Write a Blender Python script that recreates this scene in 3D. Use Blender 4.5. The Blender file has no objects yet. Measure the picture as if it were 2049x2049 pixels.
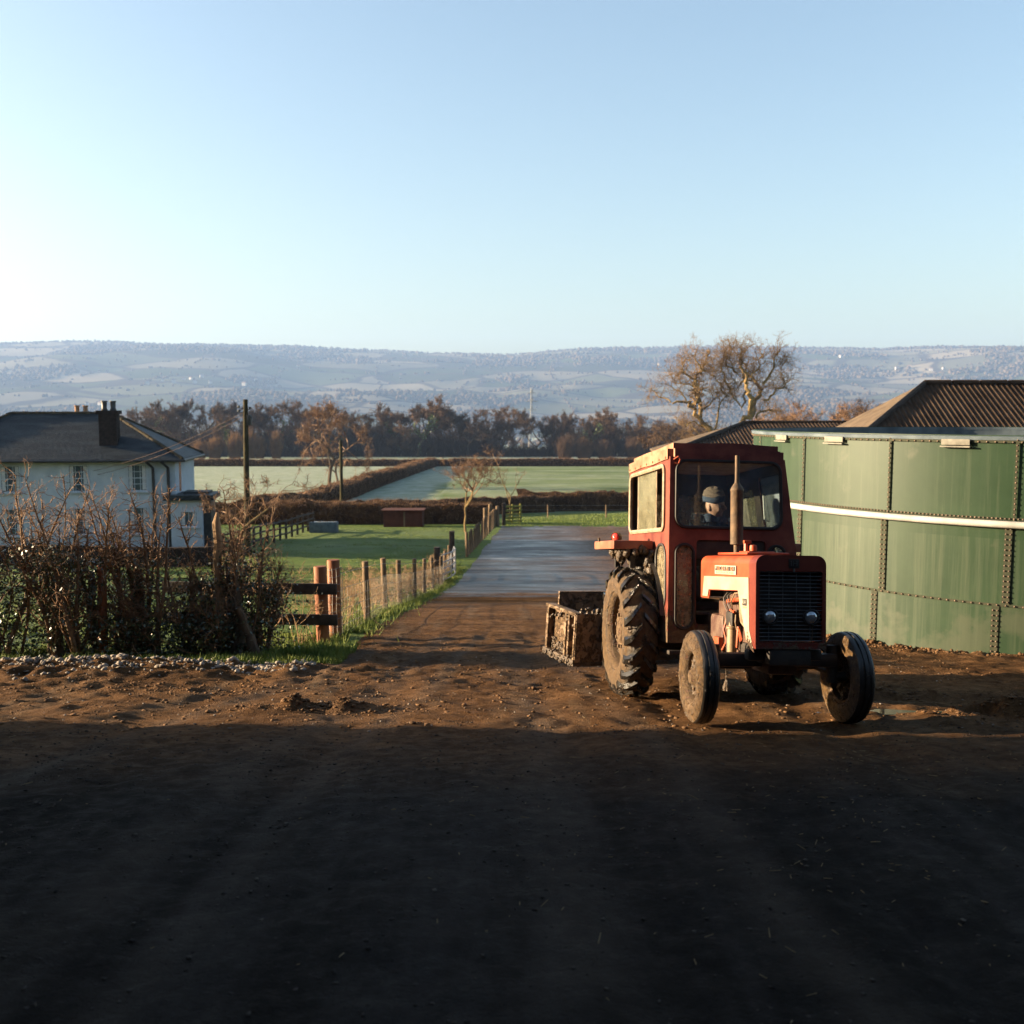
import bpy, bmesh, math, random
import numpy as np
from mathutils import Vector, Matrix
S = bpy.context.scene
COL = S.collection
R = math.radians
rng = np.random.default_rng(7)
random.seed(7)

# ------------------------------------------------------------------ camera, sky, sun, exposure
cam = bpy.data.cameras.new('camera'); camo = bpy.data.objects.new('camera', cam); COL.objects.link(camo)
cam.sensor_width = 36; cam.lens = 36; cam.clip_start = .1; cam.clip_end = 20000
camo.location = (0, 0, 0); camo.rotation_euler = (R(90 - 5.45), 0, 0)
cam.dof.use_dof = True; cam.dof.focus_distance = 8.6; cam.dof.aperture_fstop = 3.2
S.camera = camo
SUN_EL, SUN_AZ = 11.0, 5.0          # azimuth: degrees beyond straight left
W = bpy.data.worlds.new('World'); S.world = W; W.use_nodes = True
nt = W.node_tree; bg = nt.nodes['Background']
sky = nt.nodes.new('ShaderNodeTexSky'); sky.sky_type = 'NISHITA'; sky.sun_disc = False
sky.sun_elevation = R(SUN_EL); sky.sun_rotation = R(-90 + SUN_AZ)
sky.air_density = 1.1; sky.dust_density = 2.6; sky.ozone_density = 1.45; sky.altitude = 60
nt.links.new(sky.outputs[0], bg.inputs[0]); bg.inputs[1].default_value = 0.055
sl = bpy.data.lights.new('sun', 'SUN'); sl.energy = 5.0; sl.angle = R(.5); sl.color = (1, .77, .50)
so = bpy.data.objects.new('sun', sl); COL.objects.link(so)
sd = Vector((-math.cos(R(SUN_EL)) * math.cos(R(SUN_AZ)), math.cos(R(SUN_EL)) * math.sin(R(SUN_AZ)), math.sin(R(SUN_EL))))
so.rotation_euler = sd.to_track_quat('Z', 'Y').to_euler()
S.view_settings.view_transform = 'Standard'; S.view_settings.look = 'None'
S.view_settings.exposure = 2.62; S.view_settings.gamma = 1
S.cycles.use_denoising = True
S.cycles.transparent_max_bounces = 16; S.cycles.max_bounces = 8; S.cycles.volume_bounces = 0

# ------------------------------------------------------------------ helpers
def tag(o, label=None, cat=None, group=None, kind=None):
    if label: o['label'] = label
    if cat: o['category'] = cat
    if group: o['group'] = group
    if kind: o['kind'] = kind
    return o
def empty(name, loc=(0, 0, 0), rz=0):
    o = bpy.data.objects.new(name, None); COL.objects.link(o); o.location = loc; o.rotation_euler = (0, 0, rz)
    o.empty_display_size = .2
    return o
def link(name, me, mat=None, parent=None, loc=None):
    o = bpy.data.objects.new(name, me); COL.objects.link(o)
    for m in (mat if isinstance(mat, (list, tuple)) else [mat]):
        if m is not None and len(me.materials) < 8: me.materials.append(m)
    if parent: o.parent = parent
    if loc is not None: o.location = loc
    return o
class MB:
    """collects faces and builds them as one mesh"""
    def __init__(s): s.v = []; s.f = {3: [], 4: []}; s.m = {3: [], 4: []}; s.n = 0; s.poly = []
    def add(s, v, f, mi=0):
        v = np.asarray(v, float).reshape(-1, 3); f = np.asarray(f, int)
        k = f.shape[1]; s.v.append(v); s.f[k].append(f + s.n); s.m[k].append(np.full(len(f), mi)); s.n += len(v)
    def addbm(s, bm, mi=0, M=None):
        bm.verts.index_update()
        v = [tuple((M @ x.co) if M else x.co) for x in bm.verts]
        bmesh.ops.triangulate(bm, faces=[f for f in bm.faces if len(f.verts) > 4])
        bm.verts.index_update()
        v = np.array(v); base = s.n; s.v.append(v); s.n += len(v)
        for f in bm.faces:
            k = len(f.verts); s.f[k].append(np.array([[x.index for x in f.verts]]) + base); s.m[k].append(np.array([mi]))
        bm.free()
    def box(s, c, d, rz=0, mi=0, bev=0, M=None):
        bm = bmesh.new(); bmesh.ops.create_cube(bm, size=1)
        bmesh.ops.scale(bm, vec=d, verts=bm.verts)
        if bev: bmesh.ops.bevel(bm, geom=bm.edges[:], offset=bev, segments=2, profile=.6, affect='EDGES')
        T = Matrix.Translation(c) @ Matrix.Rotation(rz, 4, 'Z')
        s.addbm(bm, mi, (M @ T) if M else T)
    def tube(s, pts, r, n=8, mi=0, closed=False, cap=True):
        pts = [Vector(p) for p in pts]; m = len(pts); rr = r if isinstance(r, (list, tuple)) else [r] * m
        rings = []; ref = None
        for i, p in enumerate(pts):
            a = pts[(i - 1) % m] if (closed or i > 0) else p; b = pts[(i + 1) % m] if (closed or i < m - 1) else p
            t = (b - a).normalized()
            if ref is None:
                ref = Vector((0, 0, 1)) if abs(t.z) < .9 else Vector((1, 0, 0))
            u = (ref - t * ref.dot(t)); u = u.normalized() if u.length > 1e-6 else t.orthogonal().normalized(); w = t.cross(u); ref = u
            rings.append([p + (u * math.cos(2 * math.pi * k / n) + w * math.sin(2 * math.pi * k / n)) * rr[i] for k in range(n)])
        v = [tuple(x) for q in rings for x in q]; f = []
        for i in range(m if closed else m - 1):
            j = (i + 1) % m
            for k in range(n):
                f.append((i * n + k, i * n + (k + 1) % n, j * n + (k + 1) % n, j * n + k))
        s.add(v, f, mi)
        if cap and not closed:
            for i, fl in ((0, 1), (m - 1, 0)):
                vv = [tuple(x) for x in rings[i]] + [tuple(pts[i])]
                ff = [((k + 1) % n, k, n) if fl else (k, (k + 1) % n, n) for k in range(n)]
                s.add(vv, ff, mi)
    def lathe(s, prof, n=24, axis='z', c=(0, 0, 0), mi=0, jit=0):
        """prof: list of (r, h)"""
        v = []; f = []; m = len(prof)
        for (r, h) in prof:
            for k in range(n):
                a = 2 * math.pi * k / n; x, y = r * math.cos(a), r * math.sin(a)
                p = (x, y, h) if axis == 'z' else ((h, x, y) if axis == 'x' else (x, h, y))
                v.append([p[i] + c[i] + (random.uniform(-jit, jit) if jit else 0) for i in range(3)])
        for i in range(m - 1):
            for k in range(n): f.append((i * n + k, i * n + (k + 1) % n, (i + 1) * n + (k + 1) % n, (i + 1) * n + k))
        s.add(v, f, mi)
    def segs(s, P0, P1, R0, R1, n=3, mi=0):
        P0 = np.asarray(P0, float); P1 = np.asarray(P1, float); N = len(P0)
        if N == 0: return
        R0 = np.broadcast_to(np.asarray(R0, float), (N,)); R1 = np.broadcast_to(np.asarray(R1, float), (N,))
        t = P1 - P0; L = np.linalg.norm(t, axis=1, keepdims=True); t = t / np.maximum(L, 1e-9)
        ref = np.where(np.abs(t[:, 2:3]) < .9, np.array([[0, 0, 1.]]), np.array([[1., 0, 0]]))
        u = np.cross(t, ref); u /= np.maximum(np.linalg.norm(u, axis=1, keepdims=True), 1e-9); w = np.cross(t, u)
        v = np.zeros((N, 2 * n, 3))
        for k in range(n):
            d = u * math.cos(2 * math.pi * k / n) + w * math.sin(2 * math.pi * k / n)
            v[:, k] = P0 + d * R0[:, None]; v[:, n + k] = P1 + d * R1[:, None]
        b = np.arange(N)[:, None] * 2 * n
        f = np.concatenate([b + np.array([[k, (k + 1) % n, n + (k + 1) % n, n + k]]) for k in range(n)], 0)
        s.add(v.reshape(-1, 3), f, mi)
    def leaves(s, P, size, mi=0, up=0.0, aspect=.5):
        P = np.asarray(P, float); N = len(P); size = np.broadcast_to(np.asarray(size, float), (N,))
        a = rng.normal(size=(N, 3)); a /= np.linalg.norm(a, axis=1, keepdims=True)
        b = rng.normal(size=(N, 3)); b[:, 2] += up; b = np.cross(a, b); b /= np.maximum(np.linalg.norm(b, axis=1, keepdims=True), 1e-9)
        a = a * size[:, None]; b = b * (size * aspect)[:, None]
        v = np.stack([P - a, P - b * .9, P + a, P + b * .9], 1).reshape(-1, 3)
        s.add(v, np.arange(N * 4).reshape(N, 4), mi)
    def build(s, name, mat=None, parent=None, loc=None, smooth=True):
        me = bpy.data.meshes.new(name)
        V = np.concatenate(s.v) if s.v else np.zeros((0, 3))
        me.vertices.add(len(V)); me.vertices.foreach_set('co', V.ravel())
        F3 = np.concatenate(s.f[3]) if s.f[3] else np.zeros((0, 3), int); F4 = np.concatenate(s.f[4]) if s.f[4] else np.zeros((0, 4), int)
        M3 = np.concatenate(s.m[3]) if s.m[3] else np.zeros(0, int); M4 = np.concatenate(s.m[4]) if s.m[4] else np.zeros(0, int)
        loops = np.concatenate([F3.ravel(), F4.ravel()]); tot = np.concatenate([np.full(len(F3), 3), np.full(len(F4), 4)])
        st = np.concatenate([[0], np.cumsum(tot)[:-1]]) if len(tot) else np.zeros(0)
        me.loops.add(len(loops)); me.loops.foreach_set('vertex_index', loops.astype(np.int32))
        me.polygons.add(len(tot)); me.polygons.foreach_set('loop_start', st.astype(np.int32)); me.polygons.foreach_set('loop_total', tot.astype(np.int32))
        me.polygons.foreach_set('material_index', np.concatenate([M3, M4]).astype(np.int32))
        me.update(calc_edges=True); me.validate()
        o = link(name, me, mat, parent, loc)
        if smooth and smooth != 'all': shade_auto(me)
        elif smooth == 'all': me.polygons.foreach_set('use_smooth', [True] * len(me.polygons))
        return o
def shade_auto(me, ang=40):
    me.polygons.foreach_set('use_smooth', [True] * len(me.polygons))
    if hasattr(me, 'set_sharp_from_angle'): me.set_sharp_from_angle(angle=R(ang))
def copy_tree(o, parent=None):
    c = o.copy(); COL.objects.link(c)
    if parent: c.parent = parent
    for ch in [x for x in KIDS.get(o.name, [])]: copy_tree(ch, c)
    return c
KIDS = {}
def kids(o):
    KIDS[o.name] = [x for x in bpy.data.objects if x.parent == o]
    for x in KIDS[o.name]: kids(x)
ORD = ['first', 'second', 'third', 'fourth', 'fifth', 'sixth', 'seventh', 'eighth', 'ninth', 'tenth', 'eleventh', 'twelfth', 'thirteenth', 'fourteenth', 'fifteenth', 'sixteenth', 'seventeenth', 'eighteenth', 'nineteenth', 'twentieth',
       'twenty-first', 'twenty-second', 'twenty-third', 'twenty-fourth', 'twenty-fifth', 'twenty-sixth', 'twenty-seventh', 'twenty-eighth', 'twenty-ninth', 'thirtieth']

# numpy value noise
def _h(ix, iy, seed):
    n = (ix * 374761393 + iy * 668265263 + seed * 974634777) & 0x7fffffff
    n = ((n ^ (n >> 13)) * 1274126177) & 0x7fffffff
    return ((n ^ (n >> 16)) & 0xffff) / 65535.0
def vnoise(x, y, seed=0):
    ix = np.floor(x).astype(np.int64); iy = np.floor(y).astype(np.int64); fx = x - ix; fy = y - iy
    fx = fx * fx * (3 - 2 * fx); fy = fy * fy * (3 - 2 * fy)
    a = _h(ix, iy, seed); b = _h(ix + 1, iy, seed); c = _h(ix, iy + 1, seed); d = _h(ix + 1, iy + 1, seed)
    return (a * (1 - fx) + b * fx) * (1 - fy) + (c * (1 - fx) + d * fx) * fy
def fbm(x, y, oct=3, seed=0):
    t = 0; a = .5; 
    for k in range(oct): t = t + a * (vnoise(x, y, seed + k * 17) * 2 - 1); x = x * 2.03 + 5.1; y = y * 2.03 + 3.7; a *= .5
    return t

# ------------------------------------------------------------------ materials
def new_mat(name):
    m = bpy.data.materials.new(name); m.use_nodes = True
    return m, m.node_tree, m.node_tree.nodes['Principled BSDF']
def N(nt, t, **kw):
    n = nt.nodes.new(t)
    for k, v in kw.items():
        if k == 'ins':
            for a, b in v.items(): n.inputs[a].default_value = b
        else: setattr(n, k, v)
    return n
def coords(nt, obj=False):
    if obj: return nt.nodes.new('ShaderNodeTexCoord').outputs['Object']
    return nt.nodes.new('ShaderNodeNewGeometry').outputs['Position']
def noise(nt, scale, detail=4, rough=.6, obj=False, vec=None, stretch=None):
    v = vec or coords(nt, obj)
    if stretch:
        mp = N(nt, 'ShaderNodeMapping'); mp.inputs['Scale'].default_value = stretch; nt.links.new(v, mp.inputs[0]); v = mp.outputs[0]
    n = N(nt, 'ShaderNodeTexNoise', ins={'Scale': scale, 'Detail': detail, 'Roughness': rough})
    nt.links.new(v, n.inputs['Vector'])
    return n.outputs['Fac']
def ramp(nt, fac, stops):
    r = N(nt, 'ShaderNodeValToRGB'); e = r.color_ramp.elements
    while len(e) < len(stops): e.new(.5)
    for i, (p, c) in enumerate(stops):
        e[i].position = p; e[i].color = (c, c, c, 1) if isinstance(c, (int, float)) else (*c, 1)
    nt.links.new(fac, r.inputs[0])
    return r.outputs[0]
def mixc(nt, fac, a, b, mode='MIX'):
    m = N(nt, 'ShaderNodeMix', data_type='RGBA', blend_type=mode)
    for i, x in ((0, fac), (6, a), (7, b)):
        if isinstance(x, (int, float)): m.inputs[i].default_value = x
        elif isinstance(x, tuple): m.inputs[i].default_value = (*x, 1)
        else: nt.links.new(x, m.inputs[i])
    return m.outputs[2]
def math_(nt, op, a, b=0., c=None):
    m = N(nt, 'ShaderNodeMath', operation=op)
    for i, x in enumerate((a, b, c)):
        if x is None: continue
        if isinstance(x, (int, float)): m.inputs[i].default_value = x
        else: nt.links.new(x, m.inputs[i])
    return m.outputs[0]
def bump(nt, b, h, st=.5, dist=.02):
    n = N(nt, 'ShaderNodeBump', ins={'Strength': st, 'Distance': dist}); nt.links.new(h, n.inputs['Height']); nt.links.new(n.outputs[0], b.inputs['Normal'])
def simple(name, c1, c2=None, scale=6, rough=.7, spec=.3, bmp=0, bscale=None, obj=True, metal=0, bdist=.01, lo=.35, hi=.65, stretch=None, sub=None, roughvar=0):
    m, nt, b = new_mat(name)
    f = noise(nt, scale, obj=obj, stretch=stretch)
    col = ramp(nt, f, [(lo, c1), (hi, c2 or c1)])
    nt.links.new(col, b.inputs['Base Color']); b.inputs['Roughness'].default_value = rough; b.inputs['Specular IOR Level'].default_value = spec; b.inputs['Metallic'].default_value = metal
    if roughvar: nt.links.new(ramp(nt, noise(nt, scale * .7, obj=obj), [(.35, rough), (.65, min(1, rough + roughvar))]), b.inputs['Roughness'])
    if bmp: bump(nt, b, noise(nt, bscale or scale * 3, obj=obj, stretch=stretch), bmp, bdist)
    return m
def muddy(name, base, base2, mud_amt, rough=.4, spec=.4, obj=True, zlo=None, zhi=None, mudc=((.085, .052, .026), (.16, .10, .05)), bscale=55, metal=0, mscale=7, mrough=.75, mspec=None):
    """painted or rubber surface with mud caked on it, more mud low down between zlo and zhi"""
    m, nt, b = new_mat(name); P = coords(nt, obj)
    n1 = noise(nt, mscale, 6, .7, vec=P); n2 = noise(nt, bscale, 4, .7, vec=P)
    base_c = ramp(nt, noise(nt, 3.5, 5, .65, vec=P), [(.35, base), (.68, base2)])
    h = math_(nt, 'ADD', n1, mud_amt - .5)
    if zlo is not None:
        sx = N(nt, 'ShaderNodeSeparateXYZ'); nt.links.new(P, sx.inputs[0])
        mr = N(nt, 'ShaderNodeMapRange', ins={1: zlo, 2: zhi, 3: .42, 4: -.22}); nt.links.new(sx.outputs[2], mr.inputs[0])
        h = math_(nt, 'ADD', h, mr.outputs[0])
    h = math_(nt, 'ADD', h, math_(nt, 'MULTIPLY', math_(nt, 'SUBTRACT', n2, .5), .35))
    msk = ramp(nt, h, [(.49, 0.), (.56, 1.)])
    mc = ramp(nt, noise(nt, 22, 4, .6, vec=P), [(.35, mudc[0]), (.7, mudc[1])])
    nt.links.new(mixc(nt, msk, base_c, mc), b.inputs['Base Color'])
    nt.links.new(math_(nt, 'ADD', math_(nt, 'MULTIPLY', msk, mrough - rough), rough), b.inputs['Roughness'])
    b.inputs['Specular IOR Level'].default_value = spec; b.inputs['Metallic'].default_value = metal
    hh = math_(nt, 'MULTIPLY', msk, math_(nt, 'ADD', n2, .6))
    bump(nt, b, hh, 1., .03)
    return m
def glass_mat(name, dirt=.12, tint=(.9, .95, .95), dirt_sheen_c=(.45, .4, .32), dscale=9, lo=.4, hi=.7, refl=1.0):
    m = bpy.data.materials.new(name); m.use_nodes = True; nt = m.node_tree; nt.nodes.clear()
    out = N(nt, 'ShaderNodeOutputMaterial'); tr = N(nt, 'ShaderNodeBsdfTransparent', ins={0: (*tint, 1)}); gl = N(nt, 'ShaderNodeBsdfGlossy', ins={'Roughness': .02})
    fr = N(nt, 'ShaderNodeFresnel', ins={0: 1.5}); mx = N(nt, 'ShaderNodeMixShader')
    nt.links.new(math_(nt, 'MULTIPLY', fr.outputs[0], refl), mx.inputs[0]); nt.links.new(tr.outputs[0], mx.inputs[1]); nt.links.new(gl.outputs[0], mx.inputs[2])
    df = N(nt, 'ShaderNodeBsdfDiffuse', ins={0: (*dirt_sheen_c, 1)}); m2 = N(nt, 'ShaderNodeMixShader')
    d = ramp(nt, noise(nt, dscale, 6, .7, obj=True), [(lo, dirt * .5), (hi, min(1, dirt * 1.5))])
    nt.links.new(d, m2.inputs[0]); nt.links.new(mx.outputs[0], m2.inputs[1]); nt.links.new(df.outputs[0], m2.inputs[2])
    nt.links.new(m2.outputs[0], out.inputs[0])
    return m
# ------------------------------------------------------------------ terrain
PK = np.array([(-60, -.6), (-12, -1.3), (0, -1.66), (3, -1.84), (6, -2.15), (8, -2.455), (9.9, -2.768), (12.5, -3.10), (15, -3.40), (17.7, -3.64), (21, -4.08), (24, -4.55), (27.4, -5.03),
               (31, -5.52), (37.4, -6.35), (48, -6.95), (66, -7.32), (90, -8.45), (125, -8.9), (180, -10.0), (240, -11.4), (330, -13.5), (500, -20), (1000, -42), (1600, -55), (2200, -50)])
_yy = np.concatenate([np.arange(-60, 40, .25), np.arange(40, 2201, 2.0)])
_zz = np.interp(_yy, PK[:, 0], PK[:, 1])
def _smooth(a, n):
    k = np.ones(2 * n + 1) / (2 * n + 1); return np.convolve(np.pad(a, n, mode='edge'), k, 'valid')
_n1 = len(np.arange(-60, 40, .25)); _zz[:_n1 - 4] = _smooth(_zz, 4)[:_n1 - 4]
RX = (np.array([-700, -300, 0, 100, 250, 400, 520, 600, 700, 800, 900, 1000, 1040, 1080, 1140, 1200, 1300, 1400, 1500, 1600, 1750, 1900, 2049, 2400, 2900]) - 1024) / 2049 * 5000
RZ = (829 - np.array([700, 692, 689, 688, 690, 692, 696, 699, 704, 708, 711, 714, 713, 709, 704, 701, 698, 695, 698, 700, 699, 698, 697, 700, 700])) / 2049 * 5000
TC = np.array([10.1, 19.0]); TR = 5.48      # slurry tank
def height(x, y):
    x = np.asarray(x, float); y = np.asarray(y, float)
    z = np.interp(y, _yy, _zz)
    far = y > 2200
    ridge = np.interp(x, RX, RZ) + fbm(x / 400, y * 0 + 3, 3, 5) * 14
    t = np.clip((y - 2200) / 2800, 0, 1); t = t * t * (3 - 2 * t) * .55 + t * .45
    hill = -50 + (ridge + 50) * t + fbm(x / 700, y / 700, 4, 9) * 75 * np.sin(np.pi * np.clip(t, 0, 1))
    z = np.where(far, np.where(y > 5000, ridge - (y - 5000) * .06, hill), z)
    return z
def details(x, y):
    """small relief close to the camera: clods, ruts and banks"""
    a = fbm(x / .16, y / .16, 4, 1); b = fbm(x / .9, y / .9, 3, 2)
    m = 1 - np.clip((y - 15.5) / 2.5, 0, 1)
    rough = np.clip(.35 + 1.3 * fbm(x / 2.2, y / 1.3, 3, 21) + .35 * np.clip((np.abs(x + 1.5) - 2.2) / 3, 0, 1), .12, 1.2)
    lit = np.clip((y - 7.2) / .8, 0, 1)
    amp = (.020 + .034 * rough * lit) * m
    z = a * amp + b * .03 * m + .014 * m * np.clip((y - 7.2) / 1.5, 0, 1) * np.abs(fbm(x / .55, y / .22, 3, 71))
    z = z + .12 * np.exp(-((x + .55 * 0 + 4.9) / 2.3) ** 2 - ((y - 11.7) / .75) ** 2) * (1 + .8 * a)          # gravel bank below the hedge
    z = z + .09 * np.exp(-((x + 1.75) / .55) ** 2 - ((y - 8.75) / .22) ** 2) * (1 + 1.6 * a)                       # heap of mud on the track
    z = z + .08 * np.exp(-((x - 4.35) / .5) ** 2 - ((y - 8.55) / .2) ** 2) * (1 + 1.5 * a)
    z = z + .07 * np.exp(-((x - 3.2) / 1.1) ** 2 - ((y - 9.6) / .12) ** 2) * (1 + 1.5 * a)
    d = np.hypot(x - TC[0], y - TC[1]) - TR
    z = z + ((-.13 + .10 * a) * np.exp(-(np.maximum(d, 0) / .9) ** 2)) * (y < 24)
    for rx, w in ((-3.05, .22), (-1.35, .24), (.35, .22), (1.48, .12), (2.62, .16)):                                # wheel ruts running down the track
        c = rx + .12 * np.sin(y * .35 + rx) 
        z = z - .025 * np.exp(-((x - c) / w) ** 2) * m
    pud = np.exp(-((x - 3.25) / .55) ** 2 - ((y - 8.72) / .10) ** 2)
    z = z - .06 * pud
    for wx, wy in ((1.479, 7.93), (2.70, 8.07), (1.134, 9.81), (2.594, 9.97)):
        k = np.exp(-((x - wx) / .25) ** 2 - ((y - wy) / .25) ** 2); z = z * (1 - k) - .012 * k
    return z * m
def paddock_lumps(x, y):
    k = np.clip((y - 14) / 4, 0, 1) * np.clip((64 - y) / 4, 0, 1) * np.clip((-2.9 - x) / .6, 0, 1)
    return k * (.16 * fbm(x / 3.2, y / 1.4, 3, 91) + .05 * fbm(x / .7, y / .5, 2, 92))
_h0 = height
def height(x, y): return _h0(x, y) + paddock_lumps(np.asarray(x, float), np.asarray(y, float))
def gz(x, y):
    return float(height(x, y)) + (float(details(np.array([float(x)]), np.array([float(y)]))[0]) if y < 18 else 0)

xs_d = np.arange(-8, 8.001, .055); g = [8.0]; st = .055
while g[-1] < 4200: st = min(st * 1.11, 90); g.append(g[-1] + st)
xs = np.concatenate([-np.array(g[1:])[::-1], xs_d, np.array(g[1:])])
ys = [-40, -30, -20, -12, -8, -5, -3, -2, -1]; y = 0.
while y < 2: ys.append(y); y += .15
while y < 14.5: ys.append(y); y += .055
st = .055
while y < 5600: ys.append(y); st = min(st * 1.022, 45); y += st
ys = np.array(ys)
X, Y = np.meshgrid(xs, ys)
Z = height(X, Y)
near = (Y < 18.2); Z[near] += details(X[near], Y[near])
jx = fbm(X / 1.2, Y / 1.2, 3, 33)
FX = np.interp(Y, [13, 37, 52, 66, 70], [-2.62, -2.66, -2.0, -1.05, -1.05])        # the wire fence beside the track
rdl = FX + .42 + jx * .25
# masks: 1 mud yard, 2 concrete track, 0 grass
grass = np.ones_like(X)
yard = (Y < 12.4 + jx * .8 + np.where(X < -3, 0, 0)) | ((X > rdl) & (Y < 26.5 + 5 * fbm(X / 2.4, Y / 3.5, 4, 34))) 
yard |= (np.hypot(X - TC[0], Y - TC[1]) < TR + 1.6 + jx) | ((X > 3) & (Y < 30))
road = (X > rdl) & (Y >= 26.5 + 5 * fbm(X / 2.4, Y / 3.5, 4, 34)) & (Y < 67.0 + jx * .3) & (X < np.where(Y > 44, 40, 7.5 + jx)) & ~((np.hypot(X - TC[0], Y - TC[1]) < TR + 1.6 + jx))
yard &= ~road
def sm(a): return a.astype(float)
frost = np.clip(fbm(X / 9, Y / 9, 3, 40) * 1.2 + .1, 0, 1) * (Y > 13) * (Y < 66) * .16
frost = np.maximum(frost, (Y > 76) * (Y < 212) * np.clip((-7.2 + 1.6 * fbm(X / 3, Y / 9, 3, 51) - X) / 2.5, 0, 1) * (X > -17.2) * (.95 + .4 * jx))                # frost lying along the hedge
frost = np.maximum(frost, ((X < -17.2) & (Y > 76) & (Y < 212)) * .85)
frost = np.maximum(frost, (Y > 216) * .75)
frost = np.clip(frost + (.26 + .6 * fbm(X / 14, Y / 5, 4, 52)) * ((Y > 76) & (X > -8)), 0, 1)
def soft(M): return M
nx, ny = len(xs), len(ys)
idx = np.arange(nx * ny).reshape(ny, nx)
F = np.stack([idx[:-1, :-1], idx[:-1, 1:], idx[1:, 1:], idx[1:, :-1]], -1).reshape(-1, 4)
cx = .25 * (X[:-1, :-1] + X[1:, 1:] + X[:-1, 1:] + X[1:, :-1]); 
def facemask(M): return (M[:-1, :-1] + M[1:, 1:] + M[:-1, 1:] + M[1:, :-1]).ravel() > 1.9
fy = facemask(yard.astype(float)); fr = facemask(road.astype(float)) & ~fy
ffar = (.5 * (Y[:-1, :-1] + Y[1:, 1:])).ravel() > 2200
V = np.stack([X, Y, Z], -1).reshape(-1, 3)
trk = np.zeros_like(X)
for rx, w, sl_ in ((-3.3, .16, .13), (-1.75, .20, .06), (-1.25, .12, .06), (.25, .22, -.02), (1.1, .14, -.05)):
    trk = np.maximum(trk, np.exp(-((X - rx - sl_ * (Y - 4) - .05 * np.sin(Y * .9 + rx)) / w) ** 2) * (.55 + .6 * fbm(X / .3, Y / .5, 3, 95)))
trackw = (trk * (Y < 16)).ravel()
mudw = yard.astype(float).ravel(); roadw = road.astype(float).ravel(); frostw = frost.ravel()
def sheet(name, fm, mat):
    f = F[fm]; used = np.unique(f); mp = -np.ones(len(V), int); mp[used] = np.arange(len(used))
    b = MB(); b.add(V[used], mp[f]); o = b.build(name, mat, smooth='all')
    a = o.data.attributes.new('frost', 'FLOAT', 'POINT'); a.data.foreach_set('value', frostw[used].astype(np.float32))
    a = o.data.attributes.new('tracks', 'FLOAT', 'POINT'); a.data.foreach_set('value', trackw[used].astype(np.float32))
    tag(o, kind='structure'); return o

# mud
m, nt, b = new_mat('farmyard_mud'); P = coords(nt)
n1 = noise(nt, 1.3, 6, .65, vec=P); n2 = noise(nt, 38, 5, .7, vec=P); n3 = noise(nt, 9, 5, .7, vec=P); nst = noise(nt, 1.0, 5, .6, vec=P, stretch=(2.2, .16, 1))
c = ramp(nt, n1, [(.3, (.055, .027, .011)), (.5, (.115, .058, .024)), (.72, (.20, .105, .047))])
c = mixc(nt, ramp(nt, n3, [(.42, 0), (.72, .75)]), c, (.030, .016, .008))
c = mixc(nt, ramp(nt, n2, [(.60, 0), (.74, .55)]), c, (.34, .21, .11))
c = mixc(nt, ramp(nt, nst, [(.55, 0), (.72, .4)]), c, (.15, .115, .08))
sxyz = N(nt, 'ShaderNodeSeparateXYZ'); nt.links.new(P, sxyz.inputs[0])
shade_mask = N(nt, 'ShaderNodeMapRange', ins={1: 5.9, 2: 8.4, 3: 1.0, 4: 0.0}); nt.links.new(math_(nt, 'ADD', sxyz.outputs[1], math_(nt, 'MULTIPLY', n1, 1.2)), shade_mask.inputs[0])
c = mixc(nt, shade_mask.outputs[0], c, ramp(nt, noise(nt, 1., 5, .65, vec=P, stretch=(1.5, .12, 1)), [(.33, (.010, .0078, .0068)), (.5, (.018, .0145, .013)), (.70, (.040, .034, .031))]))          # wet mud with the barn's shade painted into its colour near the camera
tat = N(nt, 'ShaderNodeAttribute', attribute_name='tracks'); c = mixc(nt, math_(nt, 'MULTIPLY', tat.outputs['Fac'], .6), c, (.095, .075, .060))
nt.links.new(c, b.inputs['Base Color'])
nt.links.new(ramp(nt, n3, [(.35, .62), (.6, .9)]), b.inputs['Roughness']); b.inputs['Specular IOR Level'].default_value = .04
bump(nt, b, math_(nt, 'ADD', math_(nt, 'MULTIPLY', n2, .8), math_(nt, 'ADD', math_(nt, 'MULTIPLY', n3, .8), math_(nt, 'MULTIPLY', noise(nt, 90, 4, .7, vec=P), .45))), 1., .06)
bmp = [x for x in nt.nodes if x.type == 'BUMP'][0]; bf = N(nt, 'ShaderNodeMapRange', ins={1: 16, 2: 26, 3: 1., 4: .3}); nt.links.new(sxyz.outputs[1], bf.inputs[0]); nt.links.new(bf.outputs[0], bmp.inputs['Strength'])
M_mud = m
# concrete track
m, nt, b = new_mat('wet_concrete'); P = coords(nt)
n1 = noise(nt, .35, 6, .7, vec=P, stretch=(1, .5, 1)); n2 = noise(nt, 6, 5, .7, vec=P); n3 = noise(nt, .8, 5, .65, vec=P, stretch=(.35, .9, 0))
c = ramp(nt, n1, [(.3, (.020, .015, .012)), (.56, (.040, .035, .032)), (.70, (.16, .16, .165))])
c = mixc(nt, ramp(nt, n3, [(.47, 0), (.66, .8)]), c, (.026, .017, .011))
c = mixc(nt, ramp(nt, n2, [(.5, 0), (.8, .5)]), c, (.035, .026, .02))
sx = N(nt, 'ShaderNodeSeparateXYZ'); nt.links.new(P, sx.inputs[0])
mr = N(nt, 'ShaderNodeMapRange', ins={1: 27, 2: 36, 3: 1.5, 4: 0}); nt.links.new(math_(nt, 'ADD', sx.outputs[1], math_(nt, 'MULTIPLY', math_(nt, 'SUBTRACT', noise(nt, .55, 5, .65, vec=P), .5), 16.)), mr.inputs[0])
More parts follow.
